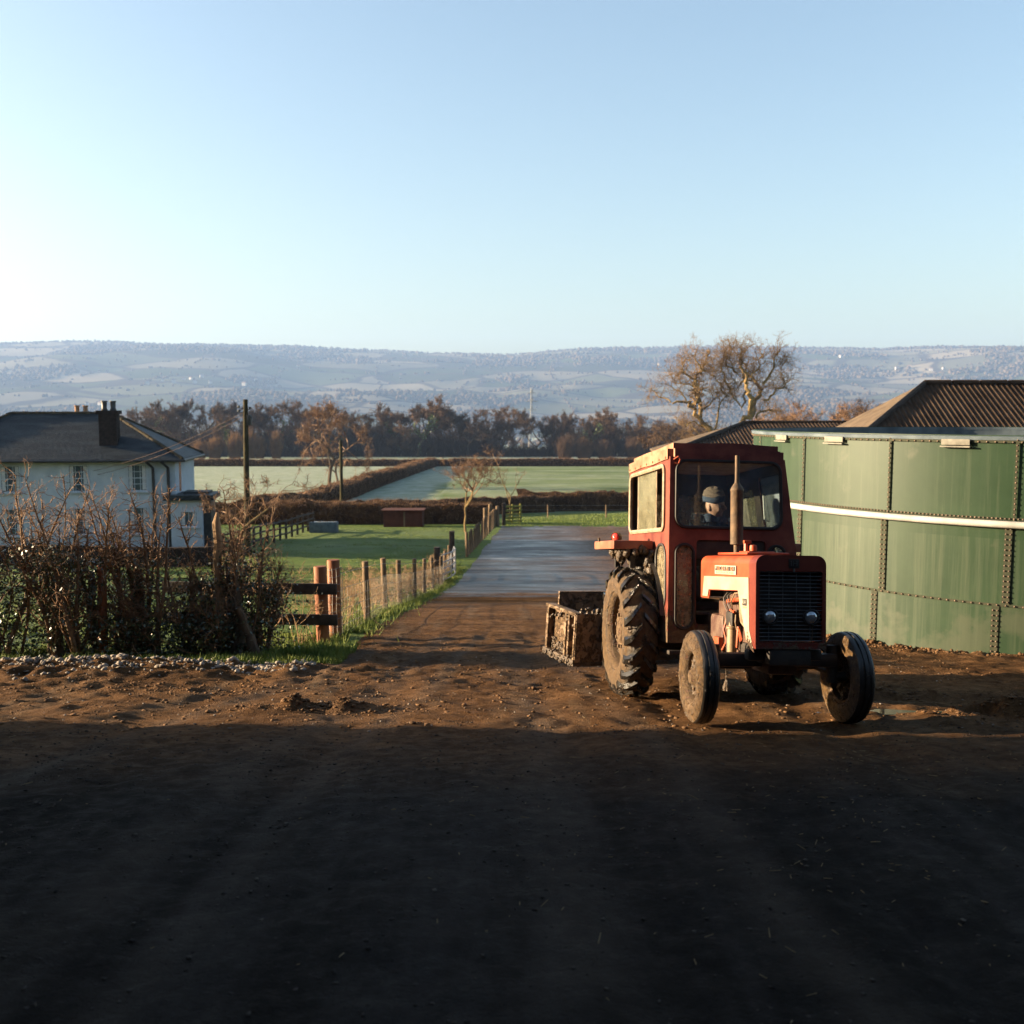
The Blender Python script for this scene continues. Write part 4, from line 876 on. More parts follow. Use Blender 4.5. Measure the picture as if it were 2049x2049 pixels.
# ------------------------------------------------------------------ overgrown hedge on the left
def hedge_shrub(x, y, H, seed, label, nst=9, leafy=1.0, spread=.2, ivy=0, twiggy=1.0):
    rnd = np.random.default_rng(seed); z = gz(x, y); root = empty('hedge_shrub', (x, y, z)); tag(root, label, 'shrub', 'shrubs of the overgrown hedge')
    st = MB(); tw = MB(); out = []
    nst = int(nst * .8)
    for s in range(nst):
        a = rnd.uniform(0, 6.28); p = np.array([math.cos(a) * .22, math.sin(a) * .12, -.05]) * rnd.uniform(.2, 1.2) * (1 if H > 1.4 else .35); p[2] = -.08
        d = np.array([rnd.normal() * spread, rnd.normal() * spread * .6, 1.]); d /= np.linalg.norm(d)
        h = H * rnd.uniform(.55, 1.08); n = 9; q = p.copy(); r = rnd.uniform(.010, .026) * (1.7 if s < 3 else 1)
        for k in range(n):
            d = d + rnd.normal(size=3) * .085 + (0, 0, .06); d /= np.linalg.norm(d); q2 = q + d * h / n
            ra = r * (1 - k / n) ** .8 + .0055; rb = r * (1 - (k + 1) / n) ** .8 + .0048
            st.segs([q], [q2], ra, rb, 5)
            t = (k + 1) / n
            if k >= 1:
                for _ in range(int((.6 + 3.4 * t) * twiggy)):
                    e = rnd.normal(size=3); e[2] = abs(e[2]) * .5 + .25; e = e * .8 + d * .35; e /= np.linalg.norm(e)
                    u = rnd.random(); branch(out, q * (1 - u) + q2 * u, e, rnd.uniform(.16, .42) * (1.15 - .55 * t), ra * .42 + .0012, 0, 2, rnd, .8, (1, 2), .03, .22, .62, .62, 3)
                # thorny spurs near the tips
                if t > .55:
                    for _ in range(7):
                        e = rnd.normal(size=3); e /= np.linalg.norm(e); e = e * .8 + d * .5; u = rnd.random(); pp = q * (1 - u) + q2 * u
                        tw.segs([pp], [pp + e * rnd.uniform(.04, .15)], .0042, .0018, 3)
            q = q2
    A = seg_arrays(out); tw.segs(A[0], A[1], np.maximum(A[2], .0026), np.maximum(A[3], .0018), 3)
    st.build('stems', M_bark, root, smooth='all'); tw.build('twigs', M_twig, root, smooth=False)
    n = int(900 * leafy)
    if n:
        k = rnd.integers(0, len(A[0]), n); P = A[1][k] + rnd.normal(size=(n, 3)) * .035
        keep = (P[:, 2] < H * rnd.uniform(.52, .74)) & (P[:, 2] > .0); P = P[keep]
        Q = np.stack([rnd.normal(size=n) * .30, rnd.normal(size=n) * .16, rnd.uniform(.0, H * .55, n)], 1)
        lv = MB(); lv.leaves(P, rnd.uniform(.016, .034, len(P)), 0, .4, .62); lv.leaves(Q, rnd.uniform(.016, .034, n), 0, .4, .62); lv.build('leaves', M_leaf, root, smooth=False)
    return root
shr = [(-6.75, 13.3, 2.25, 'thorny hedge shrub at the left edge of the picture', 9, 1.5), (-6.15, 13.6, 2.55, 'tall thorny shrub rising before the left farmhouse window', 11, 1.1), (-5.75, 13.1, 2.4, 'dense leafy shrub left of the dark post in the hedge', 10, 1.5),
       (-5.2, 13.6, 2.35, 'spiky hedge shrub just right of the dark post in the hedge', 9, .8), (-4.78, 13.35, 2.5, 'tallest spiky shrub rising before the right farmhouse window', 9, .7), (-4.32, 13.5, 1.25, 'lower open leafy shrub below the downpipes of the farmhouse', 7, 1.3),
       (-3.98, 13.7, 2.0, 'ivy hung shrub before the farmhouse porch', 8, 1.2), (-3.68, 13.6, 2.35, 'gnarled shrub with curling tops below the utility pole', 9, 1.2), (-3.5, 13.9, 1.5, 'twiggy shrub where the rails meet the hedge', 9, .8), (-7.35, 13.5, 2.2, 'shrub cut by the left picture edge', 9, 1.3), (-4.05, 13.2, .95, 'low leafy tangle under the middle of the hedge', 8, 1.5), (-5.0, 13.15, 1.0, 'low leafy tangle beside the dark post in the hedge', 8, 1.4)]
for i, (x, y, H, lab, n, lf) in enumerate(shr): hedge_shrub(x, y, H, 100 + i, lab, n, lf)
# thick old trunks and one snapped pale stub
for i, (x, y, h, r, ln, lab) in enumerate([(-6.0, 13.2, 1.1, .085, .12, 'dark forked trunk in the left of the hedge'), (-5.55, 13.45, 1.2, .075, -.05, 'dark leaning trunk left of the hedge post'), (-5.05, 13.5, 1.25, .09, .08, 'dark trunk right of the hedge post'), (-3.6, 13.35, 1.2, .075, -.05, 'heavy dark trunk at the right end of the hedge'), (-3.30, 13.2, .75, .07, -.28, 'short leaning stump at the right end of the hedge')]):
    b = MB(); rnd = np.random.default_rng(i + 3); pts = [(ln * t + rnd.normal() * .02, rnd.normal() * .02, h * t - .1) for t in np.linspace(0, 1, 7)]
    b.tube(pts, list(r * np.linspace(1.25, .62, 7)), 9); b.tube([pts[4], (pts[4][0] - .12, .03, h * .85), (pts[4][0] - .15, .05, h * 1.05)], [r * .5, r * .35, r * .2], 6)
    o = b.build('old_trunk', M_barkdark, None, (x, y, gz(x, y))); tag(o, lab, 'trunk', 'old trunks in the hedge')
b = MB(); b.tube([(0, 0, 0), (.02, 0, .7), (-.01, 0, 1.35), (.02, 0, 1.5), (.0, 0, 1.78), (.015, .01, 1.92)], [.05, .05, .05, .062, .055, .02], 8); o = b.build('snapped_trunk', M_dry, None, (-3.92, 13.5, gz(-3.92, 13.5))); tag(o, 'pale snapped stem standing up in the hedge before the porch', 'trunk')
# dry pale saplings near the gatepost
def stalks(name, x, y, n, H, sx, sy, seed, label, mat, group=None, thin=1.0):
    rnd = np.random.default_rng(seed); z0 = gz(x, y); b = MB(); out = []
    for s in range(n):
        px, py = rnd.uniform(-sx, sx), rnd.uniform(-sy, sy); p = np.array([px, py, gz(x + px, y + py) - z0 - .03]); d = np.array([rnd.normal() * .2, rnd.normal() * .2, 1.]); d /= np.linalg.norm(d)
        branch(out, p, d, H * rnd.uniform(.45, .75), .0065 * thin * rnd.uniform(.6, 1.2), 0, 3, rnd, .75, (1, 3), .05, .12, .6, .62, 4)
    A = seg_arrays(out); b.segs(A[0], A[1], np.maximum(A[2], .0022 * thin), np.maximum(A[3], .0018 * thin), 3); o = b.build(name, mat, None, (x, y, z0), smooth=False); tag(o, label, 'plant', group); return o
stalks('dry_sapling', -3.05, 14.9, 6, 1.0, .16, .1, 1, 'pale bare saplings left of the thick red post', M_dry)
stalks('dry_sapling', -3.1, 14.6, 2, 1.4, .06, .05, 2, 'pale spiky sapling showing above the upper rail', M_dry)
for i in range(9):
    a = line[i]; c = line[i + 1]; mx, my = (a[0] + c[0]) / 2 - .06, (a[1] + c[1]) / 2
    stalks('dry_brambles', mx - .28, my, 24 if i < 5 else 22, .78, .2, (c[1] - a[1]) / 2 * .95, 20 + i, 'tan dry brambles behind the netting, ' + ORD[i] + ' gap beyond the strainer post', M_dry, 'dry brambles along the wire fence', 1 + .16 * i)
# grass: blades across the paddock and tufts on the verge
def blades(name, X_, Y_, hmin, hmax, wd, label, mat=M_blade):
    n = len(X_); Zg = height(X_, Y_) + np.where(Y_ < 18.2, details(X_, Y_), 0); hh = rng.uniform(hmin, hmax, n); a = rng.uniform(0, 6.28, n)
    base = np.stack([X_, Y_, Zg - .01], 1); sx_ = np.stack([np.cos(a), np.sin(a), 0 * a], 1) * wd; lean = rng.normal(size=(n, 3)) * .35; lean[:, 2] = 1
    tip = base + lean * hh[:, None]
    v = np.stack([base - sx_, base + sx_, tip], 1).reshape(-1, 3); b = MB(); b.add(v, np.arange(3 * n).reshape(n, 3)); o = b.build(name, mat, smooth=False); tag(o, label, 'grass', kind='stuff'); return o
n = 90000; yy3 = 12.7 + 32 * rng.random(n) ** 1.5; xx3 = -2.8 - rng.random(n) * (yy3 * .52 - 2.6); k = fbm(xx3 / 1.3, yy3 / 1.3, 3, 77) > -.12
x2_ = rng.uniform(-20, -1.3, 60000); y2_ = rng.uniform(38, 69, 60000); k2 = (x2_ < np.interp(y2_, [37, 52, 66, 70], [-2.7, -2.1, -1.2, -1.2])) & (fbm(x2_ / 1.6, y2_ / 1.1, 3, 79) > -.05)
blades('paddock_grass', np.concatenate([xx3[k], x2_[k2]]), np.concatenate([yy3[k], y2_[k2]]), .03, .10, .008, 'short green grass of the paddock behind the hedge')
n = 34000; yy3 = 13.3 + 33 * rng.random(n) ** 1.3; f_ = np.interp(yy3, [13, 37, 52], [-2.62, -2.66, -2.0]); xx3 = f_ + .02 + rng.normal(size=n) * .17 + np.where(rng.random(n) < .3, -.35, 0)
k = fbm(xx3 / .35, yy3 / .5, 3, 78) > -.1; blades('verge_grass', xx3[k], yy3[k], .05, .17, .008, 'bright green grass along the foot of the track fence')
n = 9000; xx3 = rng.uniform(-3.9, -2.15, n); yy3 = rng.uniform(12.25, 14.2, n); k = fbm(xx3 / .4, yy3 / .4, 3, 81) > -.15; blades('verge_grass', xx3[k], yy3[k], .04, .12, .007, 'green grass tufts round the foot of the thick red posts')
n = 26000; xx3 = rng.uniform(-.5, 13, n); yy3 = rng.uniform(67.6, 84, n); blades('roadside_grass', xx3, yy3, .04, .12, .012, 'sunlit grass on the bank beyond the end of the track')
# stones, clods and straw
ico = bmesh.new(); bmesh.ops.create_icosphere(ico, subdivisions=1, radius=1); ICV = np.array([v.co for v in ico.verts]); ICF = np.array([[v.index for v in f.verts] for f in ico.faces]); ico.free()
def lumps(name, X_, Y_, size, mat, label, sink=.3, flat=.65):
    n = len(X_); Zg = height(X_, Y_) + details(X_, Y_); size = np.broadcast_to(size, (n,)); m_ = len(ICV)
    v = ICV[None] * (1 + rng.normal(size=(n, m_, 1)) * .3) * (rng.uniform(.65, 1.3, (n, 1, 3)) * (1, 1, flat)) * size[:, None, None]
    v = v + np.stack([X_, Y_, Zg + size * flat * (1 - sink) * .7], 1)[:, None]; f = ICF[None] + (np.arange(n) * m_)[:, None, None]
    b = MB(); b.add(v.reshape(-1, 3), f.reshape(-1, 3)); o = b.build(name, mat, smooth=False); tag(o, label, 'ground litter', kind='stuff'); return o
M_stone = simple('grey_limestone', (.12, .10, .085), (.27, .235, .20), 3, .85, .2, .5, 40, obj=False)
M_clod = simple('mud_clod', (.055, .029, .013), (.14, .076, .035), 7, .85, .15, .7, 60, obj=False)
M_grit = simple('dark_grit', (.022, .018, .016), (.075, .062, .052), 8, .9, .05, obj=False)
M_straw = simple('straw_bits', (.13, .09, .045), (.22, .16, .085), 9, .8, .2, obj=False)
n = 2600; t = rng.random(n); xx3 = -8 + 5.6 * t; yy3 = 12.35 - .25 * t + rng.normal(size=n) * (.26 + .35 * (1 - t)) - np.abs(rng.normal(size=n)) * .5 * (1 - t)
lumps('gravel', xx3, yy3, rng.uniform(.008, .030, n) * rng.choice([.7, 1, 1.4], n), M_stone, 'pale loose stones banked below the left hedge')
n = 500; xx3 = rng.uniform(-8, 5, n); yy3 = rng.uniform(7.6, 13.5, n) ; lumps('scattered_stones', xx3, yy3, rng.uniform(.004, .012, n), M_stone, 'small stones trodden into the lit track')
n = 1800; th = rng.uniform(math.radians(-165), math.radians(-95), n); r_ = TR + .06 + np.abs(rng.normal(size=n)) * .45; lumps('tank_rubble', TC[0] + r_ * np.cos(th), TC[1] + r_ * np.sin(th), rng.uniform(.008, .035, n), M_clod, 'brown rubble heaped round the foot of the green tank')
parts = [(rng.normal(-1.75, .42, 900), rng.normal(8.75, .13, 900)), (rng.normal(4.4, .4, 500), rng.normal(8.5, .12, 500)), (rng.uniform(-7, 5.5, 5200), rng.uniform(7.7, 15, 5200)), (rng.normal(3.3, .9, 500), rng.normal(9.65, .12, 500)), (rng.normal(-3.6, .8, 600), rng.normal(10.4, .25, 600))]
xx3 = np.concatenate([p[0] for p in parts]); yy3 = np.concatenate([p[1] for p in parts]); n = len(xx3); lumps('mud_clods', xx3, yy3, rng.uniform(.005, .020, n) * rng.choice([.5, .7, 1.3], n), M_clod, 'lumps of churned mud strewn over the lit track', .5, .42)
n = 520; b = MB(); xx3 = np.concatenate([rng.uniform(-6, 6, 260), rng.normal(1.4, 1.0, 160), rng.normal(2.3, .8, 100)]); yy3 = np.concatenate([rng.uniform(3.0, 15, 260), rng.normal(4.6, 1.0, 160), rng.normal(6.3, .5, 100)]); a = rng.uniform(0, 6.28, n); L = rng.uniform(.008, .03, n) * rng.choice([.6, 1, 1, 2], n)
zz3 = height(xx3, yy3) + details(xx3, yy3) + .012; D = np.stack([np.cos(a), np.sin(a), rng.uniform(-.1, .35, n)], 1) * L[:, None]; P0 = np.stack([xx3, yy3, zz3], 1); b.segs(P0 - D * .5, P0 + D * .5, .0022, .0018, 4)
o = b.build('straw', M_straw, smooth=False); tag(o, 'thin bits of straw scattered over the dark yard', 'straw', kind='stuff')
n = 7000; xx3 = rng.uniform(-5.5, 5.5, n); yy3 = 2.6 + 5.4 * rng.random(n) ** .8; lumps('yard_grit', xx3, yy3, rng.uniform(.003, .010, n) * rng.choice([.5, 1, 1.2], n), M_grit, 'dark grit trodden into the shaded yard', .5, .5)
# puddle right of the tractor
m, nt, pb = new_mat('puddle_water'); pb.inputs['Base Color'].default_value = (.02, .018, .015, 1); pb.inputs['Roughness'].default_value = .04; pb.inputs['Specular IOR Level'].default_value = .5
b = MB(); k = 40; pv_ = [(3.25 + .62 * math.cos(a) * (1 + .15 * math.sin(3 * a)), 8.72 + .085 * math.sin(a) * (1 + .3 * math.sin(5 * a)), gz(3.25, 8.72) + .032) for a in np.linspace(0, 2 * math.pi, k, endpoint=False)]
b.add(pv_ + [(3.25, 8.72, gz(3.25, 8.72) + .032)], [(i, (i + 1) % k, k) for i in range(k)]); o = b.build('puddle', m, smooth=False); tag(o, kind='structure')

# ------------------------------------------------------------------ far hills: woods, hedgerows, cottages, pylon
n = 42000; t = rng.random(n); yy4 = 1500 + 3550 * t ** .8; xx4 = (rng.random(n) * 1.24 - .62) * yy4
wd = fbm(xx4 / 420, yy4 / 300, 3, 61); wl = np.abs(((xx4 + 90 * fbm(xx4 / 500, yy4 / 500, 2, 63)) / 330) % 1 - .5); wl2 = np.abs(((yy4 + 60 * fbm(xx4 / 300, yy4 / 400, 2, 64)) / 165) % 1 - .5)
keep = (wd > .15) | (wl2 < .035) | (wl < .022) | ((yy4 > 4860) & (rng.random(n) < .55)) | (rng.random(n) < .003)
keep &= ~((yy4 < 2150) & (rng.random(n) < .5))
xx4 = xx4[keep]; yy4 = yy4[keep]; n = len(xx4); size = rng.uniform(3.5, 7.5, n) * np.where(wd[keep] > .15, 1.1, .75); zz4 = height(xx4, yy4); m_ = len(ICV)
sel = ICV[None] * (1 + rng.normal(size=(n, m_, 1)) * .18) * np.stack([size, size, size * rng.uniform(.8, 1.25, n)], 1)[:, None] + np.stack([xx4, yy4, zz4 + size * .55], 1)[:, None]
b = MB(); b.add(sel.reshape(-1, 3), (ICF[None] + (np.arange(n) * m_)[:, None, None]).reshape(-1, 3))
M_hilltree = simple('hill_trees', (.035, .028, .018), (.085, .062, .040), .02, .95, .0, obj=False)
o = b.build('hill_woodland', M_hilltree, smooth=False); tag(o, 'woods and hedgerows covering the hazy far hills', 'woodland', kind='stuff')
M_cot = simple('cottage_white', (.30, .29, .27), (.36, .35, .33), 1, .8, .2); M_cotroof = simple('cottage_roof', (.12, .08, .06), (.2, .13, .1), 1, .9, .1)
cot = [(300, 771, 3000, 'row'), (425, 770, 3000, ''), (408, 758, 3100, ''), (330, 765, 3050, ''), (352, 768, 3040, ''), (372, 763, 3060, ''), (386, 762, 3020, ''), (395, 770, 2950, ''), (515, 765, 3000, ''), (492, 774, 2900, ''), (178, 812, 2500, ''), (204, 812, 2500, ''), (228, 811, 2500, ''), (600, 738, 3500, ''), (1354, 793, 2600, ''), (1366, 733, 3700, ''), (1316, 734, 3700, ''), (1676, 718, 4000, ''), (1788, 742, 3400, ''), (1812, 740, 3400, ''), (1880, 741, 3400, ''), (1855, 744, 3400, ''), (760, 810, 2500, '')]
def on_hill(px, py):
    yy_ = np.arange(1500, 5000, 10.); zz_ = height(px2x(px, yy_), yy_); pr_ = 829 - zz_ / yy_ * 2049
    run = np.minimum.accumulate(pr_); k = np.argmax(run <= py); return float(yy_[k] if run[k] <= py else 4900)
order = sorted(range(len(cot)), key=lambda i: cot[i][0])
for j, i in enumerate(order):
    px, py, _, _ = cot[i]; Yc = on_hill(px, py); x = px2x(px, Yc); zc = gz(x, Yc); sc = Yc / 3000 * random.uniform(.6, .95)
    root = empty('cottage', (x, Yc, zc), random.uniform(-.5, .5)); w, d, h = 13 * sc, 9 * sc, 9 * sc
    tag(root, 'tiny white cottage on the hazy hillside, ' + (ORD[j] + ' from the left' if j < 12 else ORD[len(cot) - 1 - j] + ' from the right'), 'cottage', 'white cottages on the far hills')
    b = MB(); b.box((0, 0, h / 2 + 1), (w, d, h)); b.build('wall', M_cot, root)
    b = MB(); z0 = h + 1; v = [(-w / 2 - .5, -d / 2 - .5, z0), (w / 2 + .5, -d / 2 - .5, z0), (w / 2 + .5, d / 2 + .5, z0), (-w / 2 - .5, d / 2 + .5, z0), (-w / 2, 0, z0 + 4 * sc), (w / 2, 0, z0 + 4 * sc)]
    b.add(v, [(0, 1, 5, 4), (2, 3, 4, 5)]); b.add(v, [(1, 2, 5), (3, 0, 4)]); b.build('roof', M_cotroof, root)
M_pyl = simple('pale_steel', (.20, .195, .18), (.25, .24, .22), 1, .6, .3)
Yp = 900; x = px2x(1063, Yp); zb = gz(x, Yp); Hp = (829 - 776) / 2049 * Yp - zb; root = empty('pylon', (x, Yp, zb)); tag(root, 'pale steel lattice pylon standing beyond the far wood', 'pylon')
b = MB(); w0, w1 = 4.2, .9
def pc(k, t): w = w0 + (w1 - w0) * min(1, t / .75); a = math.pi / 4 + k * math.pi / 2; return np.array((w * math.cos(a), w * math.sin(a), Hp * t))
ts = np.linspace(0, 1, 9)
for k in range(4):
    b.tube([tuple(pc(k, t)) for t in ts], .2, 4)
    for i in range(8): b.segs([pc(k, ts[i]), pc((k + 1) % 4, ts[i])], [pc((k + 1) % 4, ts[i + 1]), pc(k, ts[i + 1])], .12, .12, 4)
b.build('lattice', M_pyl, root); 
for t, L in ((.68, 4.2), (.80, 5), (.92, 3.6)):
    b = MB(); b.tube([(-L, 0, Hp * t), (0, 0, Hp * t + 1.5), (L, 0, Hp * t)], .18, 4); b.tube([(-L, 0, Hp * t), (L, 0, Hp * t)], .18, 4); b.build('cross_arm', M_pyl, root)
# ------------------------------------------------------------------ tractor
lx = Vector((0.993023, 0.11314068, -0.03323417)); by = Vector((-0.11664748, 0.98378647, -0.13622608)); nz = Vector((0.01728261, 0.13915231, 0.99012017))
TM = Matrix(((lx.x, by.x, nz.x, 2.09), (lx.y, by.y, nz.y, 8.0), (lx.z, by.z, nz.z, -2.455), (0, 0, 0, 1)))
tractor = empty('tractor'); tractor.matrix_world = TM
tag(tractor, 'old muddy red farm tractor with square cab driving up the track', 'tractor')
M_red = muddy('faded_red_paint', (.09, .0105, .006), (.14, .026, .013), .26, .48, .35, zlo=.45, zhi=1.05)
M_fend = muddy('faded_fender', (.17, .045, .024), (.26, .105, .062), .30, .6, .25, mscale=12)
M_hood = muddy('orange_red_hood', (.24, .030, .008), (.33, .062, .022), .20, .45, .4, mudc=((.05, .022, .012), (.11, .05, .025)), mscale=13, bscale=34, mrough=.8)
M_cabred = muddy('cab_red', (.080, .011, .007), (.20, .052, .030), .30, .5, .35, zlo=.5, zhi=1.35, mscale=9)
M_roofred = simple('chalky_cab_roof', (.19, .085, .048), (.29, .165, .105), 6, .75, .2, .3, 25)
M_cream = muddy('cream_panel', (.22, .175, .12), (.31, .265, .205), .24, .5, .3, zlo=.55, zhi=1.0, mudc=((.05, .025, .012), (.12, .06, .03)), mscale=12, bscale=36, mrough=.8)
M_rust = simple('rusty_pipe', (.06, .042, .029), (.125, .08, .047), 9, .7, .4, .4, 40, metal=.4)
M_rubber = muddy('muddy_tyre', (.012, .011, .010), (.03, .027, .024), .70, .25, .5, mscale=9, bscale=70, mrough=.42, mudc=((.05, .028, .011), (.15, .088, .036)))
M_tread = muddy('wet_tread', (.010, .009, .008), (.03, .026, .022), .46, .18, .6, mscale=8, bscale=60, mrough=.3, mudc=((.04, .023, .010), (.13, .077, .034)))
M_fronttyre = muddy('front_tyre_mud', (.012, .011, .010), (.03, .027, .024), .66, .22, .6, mscale=16, bscale=95, mrough=.30, mudc=((.05, .028, .011), (.18, .105, .042)))
M_fronttread = muddy('front_tread', (.012, .011, .010), (.025, .022, .02), .34, .4, .4, mscale=9)
M_rimm = muddy('muddy_rim', (.16, .08, .05), (.20, .105, .07), .62, .5, .3, mscale=13, bscale=60)
M_mudlump = simple('caked_mud', (.028, .017, .009), (.085, .052, .026), 14, .4, .45, 1., 50, bdist=.02)
M_iron = simple('dark_iron', (.012, .010, .009), (.035, .026, .02), 8, .6, .35, .3, 40)
M_engine = simple('oily_engine', (.05, .018, .012), (.10, .06, .04), 10, .5, .4, .4, 40)
M_redpart = simple('red_engine_part', (.28, .04, .013), (.34, .08, .026), 9, .5, .35)
M_tan = simple('tan_filter', (.18, .12, .065), (.25, .18, .11), 12, .55, .3)
M_seal2 = simple('black_rubber_seal', (.012, .011, .01), (.025, .022, .02), 9, .6, .3)
M_creamseal = simple('perished_pale_seal', (.18, .13, .085), (.30, .24, .175), 14, .75, .2)
M_glass = glass_mat('windscreen', .10, (.80, .88, .92), (.22, .28, .34), 7)  # bluish veil: dust plus sky reflection put into the glass colour
M_glassd = glass_mat('dusty_pane', .24, (.85, .85, .78), (.24, .23, .165), 5, .3, .7)
M_glassm = glass_mat('mud_splashed_pane', .62, (.8, .8, .75), (.18, .15, .10), 18, .42, .6)
M_glassr = glass_mat('door_glass', .16, (.8, .86, .9), (.40, .42, .42), 9)
M_lens = simple('headlamp_lens', (.30, .34, .38), (.42, .46, .5), 30, .08, .8, metal=.7)
M_chrome = simple('grille_bar', (.06, .065, .07), (.13, .135, .14), 12, .35, .5, metal=.7)
M_redlens = simple('red_lens', (.55, .03, .02), (.65, .06, .04), 8, .15, .6)
M_plate = simple('badge_white', (.28, .255, .21), (.32, .29, .24), 8, .5, .3)
M_badgeblk = simple('badge_black', (.02, .016, .014), None, 8, .5, .3)
M_gold = simple('badge_gold', (.50, .36, .10), (.6, .44, .14), 8, .5, .3)

def rr(x0, x1, z0, z1, r, n=5):
    out = []
    for cx, cz, a0 in ((x1 - r, z1 - r, 0), (x0 + r, z1 - r, 90), (x0 + r, z0 + r, 180), (x1 - r, z0 + r, 270)):
        for k in range(n + 1):
            a = R(a0 + 90 * k / n); out.append((cx + r * math.cos(a), cz + r * math.sin(a)))
    return out
def plate(mb, outer, holes, th, fn, mi=0):
    bm = bmesh.new(); loops = []
    for lp in [outer] + holes:
        vs = [bm.verts.new((u, v, 0)) for u, v in lp]; loops.append(vs)
        for i in range(len(vs)): bm.edges.new((vs[i], vs[(i + 1) % len(vs)]))
    bmesh.ops.triangle_fill(bm, use_beauty=True, use_dissolve=False, edges=bm.edges[:])
    bm.verts.index_update(); co = [v.co.copy() for v in bm.verts]; tr_ = [[v.index for v in f.verts] for f in bm.faces]
    n = len(co); V_ = [fn(c.x, c.y, 0) for c in co] + [fn(c.x, c.y, th) for c in co]
    f3 = tr_ + [[a + n for a in reversed(t)] for t in tr_]; mb.add(V_, f3, mi)
    for vs in loops:
        ix = [v.index for v in vs]; m_ = len(ix); base = [V_[i] for i in ix] + [V_[i + n] for i in ix]
        mb.add(base, [(i, (i + 1) % m_, m_ + (i + 1) % m_, m_ + i) for i in range(m_)], mi)
    bm.free()
def loop3(lp, fn, w=0): return [fn(u, v, w) for u, v in lp]

# --- cab
cab = empty('cab'); cab.parent = tractor
yF, yR = 1.2, 2.82
def fF(x, z, w): return (x, yF + w + .03 * max(0, 1.5 - z) * 0, z)
def fL(y, z, w): return (-.535 - .012 * max(0, 1.3 - z) + w, y, z)
def fRt(y, z, w): return (.545 + (2.25 - z) * .155 - w, y, z)
ws = rr(-.475, .515, 1.59, 2.205, .095); ws = [(x * (1 + (.05 * (2.2 - z) if x > 0 else 0)), z) for x, z in ws]
lgL = rr(-.475, -.305, .66, 1.43, .084, 7); lgR = rr(.40, .565, .66, 1.43, .08, 7); notch = rr(-.28, .38, .70, 1.475, .03, 2)
outerF = [(-.545, .53), (.62, .53), (.68, 1.35), (.56, 2.235), (-.535, 2.235)]
b = MB(); plate(b, outerF, [ws, lgL, lgR, notch], .03, fF)
outerL = [(yF + .002, .53), (1.58, .53), (1.66, .85), (1.86, 1.22), (2.2, 1.36), (2.82, 1.40), (2.82, 2.24), (yF + .002, 2.24)]
sw = rr(1.37, 2.73, 1.57, 2.17, .075); ov = rr(1.31, 1.66, .82, 1.43, .14, 7); ov = [(y + (-.02 * (z < 1)) - .10 * max(0, 1.1 - z) * (y > 1.5), z) for y, z in ov]
plate(b, outerL, [sw, ov], .025, fL)
dw = rr(1.27, 1.86, 1.30, 2.12, .06); rw = rr(2.02, 2.70, 1.45, 2.05, .10)
outerR = [(yF + .032, .7), (2.82, .9), (2.82, 2.24), (yF + .032, 2.24)]
plate(b, outerR, [dw, rw], .025, fRt); plate(b, [(yF + .04, .9), (2.79, .95), (2.79, 2.23), (yF + .04, 2.23)], [rr(1.275, 1.855, 1.305, 2.115, .06), rr(2.025, 2.695, 1.455, 2.045, .10)], .004, lambda y, z, w: fRt(y, z, w + .027), 1)
rearw = rr(-.38, .46, 1.62, 2.0, .08)
plate(b, [(-.53, .9), (.72, .9), (.55, 2.24), (-.53, 2.24)], [rearw], .025, lambda x, z, w: (x, yR - w, z), 1)
b.box((.03, 2.0, .80), (1.0, 1.5, .03), mi=1)
cb = b.build('cab_shell', [M_cabred, M_iron], cab)
b = MB(); bm = bmesh.new(); bmesh.ops.create_cube(bm, size=1); bmesh.ops.scale(bm, vec=(1.115, 1.66, .15), verts=bm.verts); bmesh.ops.bevel(bm, geom=[e for e in bm.edges if abs(e.verts[0].co.z - e.verts[1].co.z) < .01 and e.verts[0].co.z > 0] + [e for e in bm.edges if abs(e.verts[0].co.z - e.verts[1].co.z) > .1], offset=.055, segments=4, affect='EDGES')
bmesh.ops.subdivide_edges(bm, edges=[e for e in bm.edges if e.calc_length() > .5], cuts=10, use_grid_fill=True)
for v in bm.verts: v.co.z += .006 * math.sin(v.co.x * 9 + 1) * math.sin(v.co.y * 7) + .012 * (1 - (v.co.x / .57) ** 2) * (v.co.z > 0) - .045 * (v.co.x > .3) * (v.co.x - .3) * (v.co.z < 0)
bm.normal_update(); fronts = None
b.addbm(bm, 0, Matrix.Translation((.008, 2.02, 2.29))); ro = b.build('roof', [M_roofred, M_cabred], cab)
for p_ in ro.data.polygons: p_.material_index = 1 if p_.normal.y < -.6 else 0
b = MB()
for i in range(7): b.lathe([(.0, -.006), (.011, -.004), (.011, .004)], 8, 'x', (-.552, 1.3 + i * .24, 2.235))
b.build('roof_bolt', M_redpart, cab)
b = MB(); b.tube([(-.505, 1.19, 2.21), (-.47, 1.165, 2.235), (-.45, 1.17, 2.205), (-.465, 1.17, 2.17), (-.50, 1.18, 2.18)], .008, 6); b.build('lamp_bracket', M_redpart, cab)
def pane(name, lp, fn, w, mat, parent=cab):
    b = MB(); plate(b, lp, [], .004, lambda u, v, q: fn(u, v, w + q)); return b.build(name, mat, parent, smooth=False)
def seal(lp, fn, w, r, mat, parent): b = MB(); b.tube(loop3(lp, fn, w), r, 6, closed=True); return b.build('seal', mat, parent)
g = pane('windscreen', ws, fF, .008, M_glass); seal(ws, fF, -.004, .016, M_seal2, g)
g = pane('lower_pane', lgL, fF, .008, M_glassm); seal(lgL, fF, -.004, .014, M_seal2, g)
g = pane('lower_pane', lgR, fF, .008, M_glassr); seal(lgR, fF, -.004, .014, M_seal2, g)
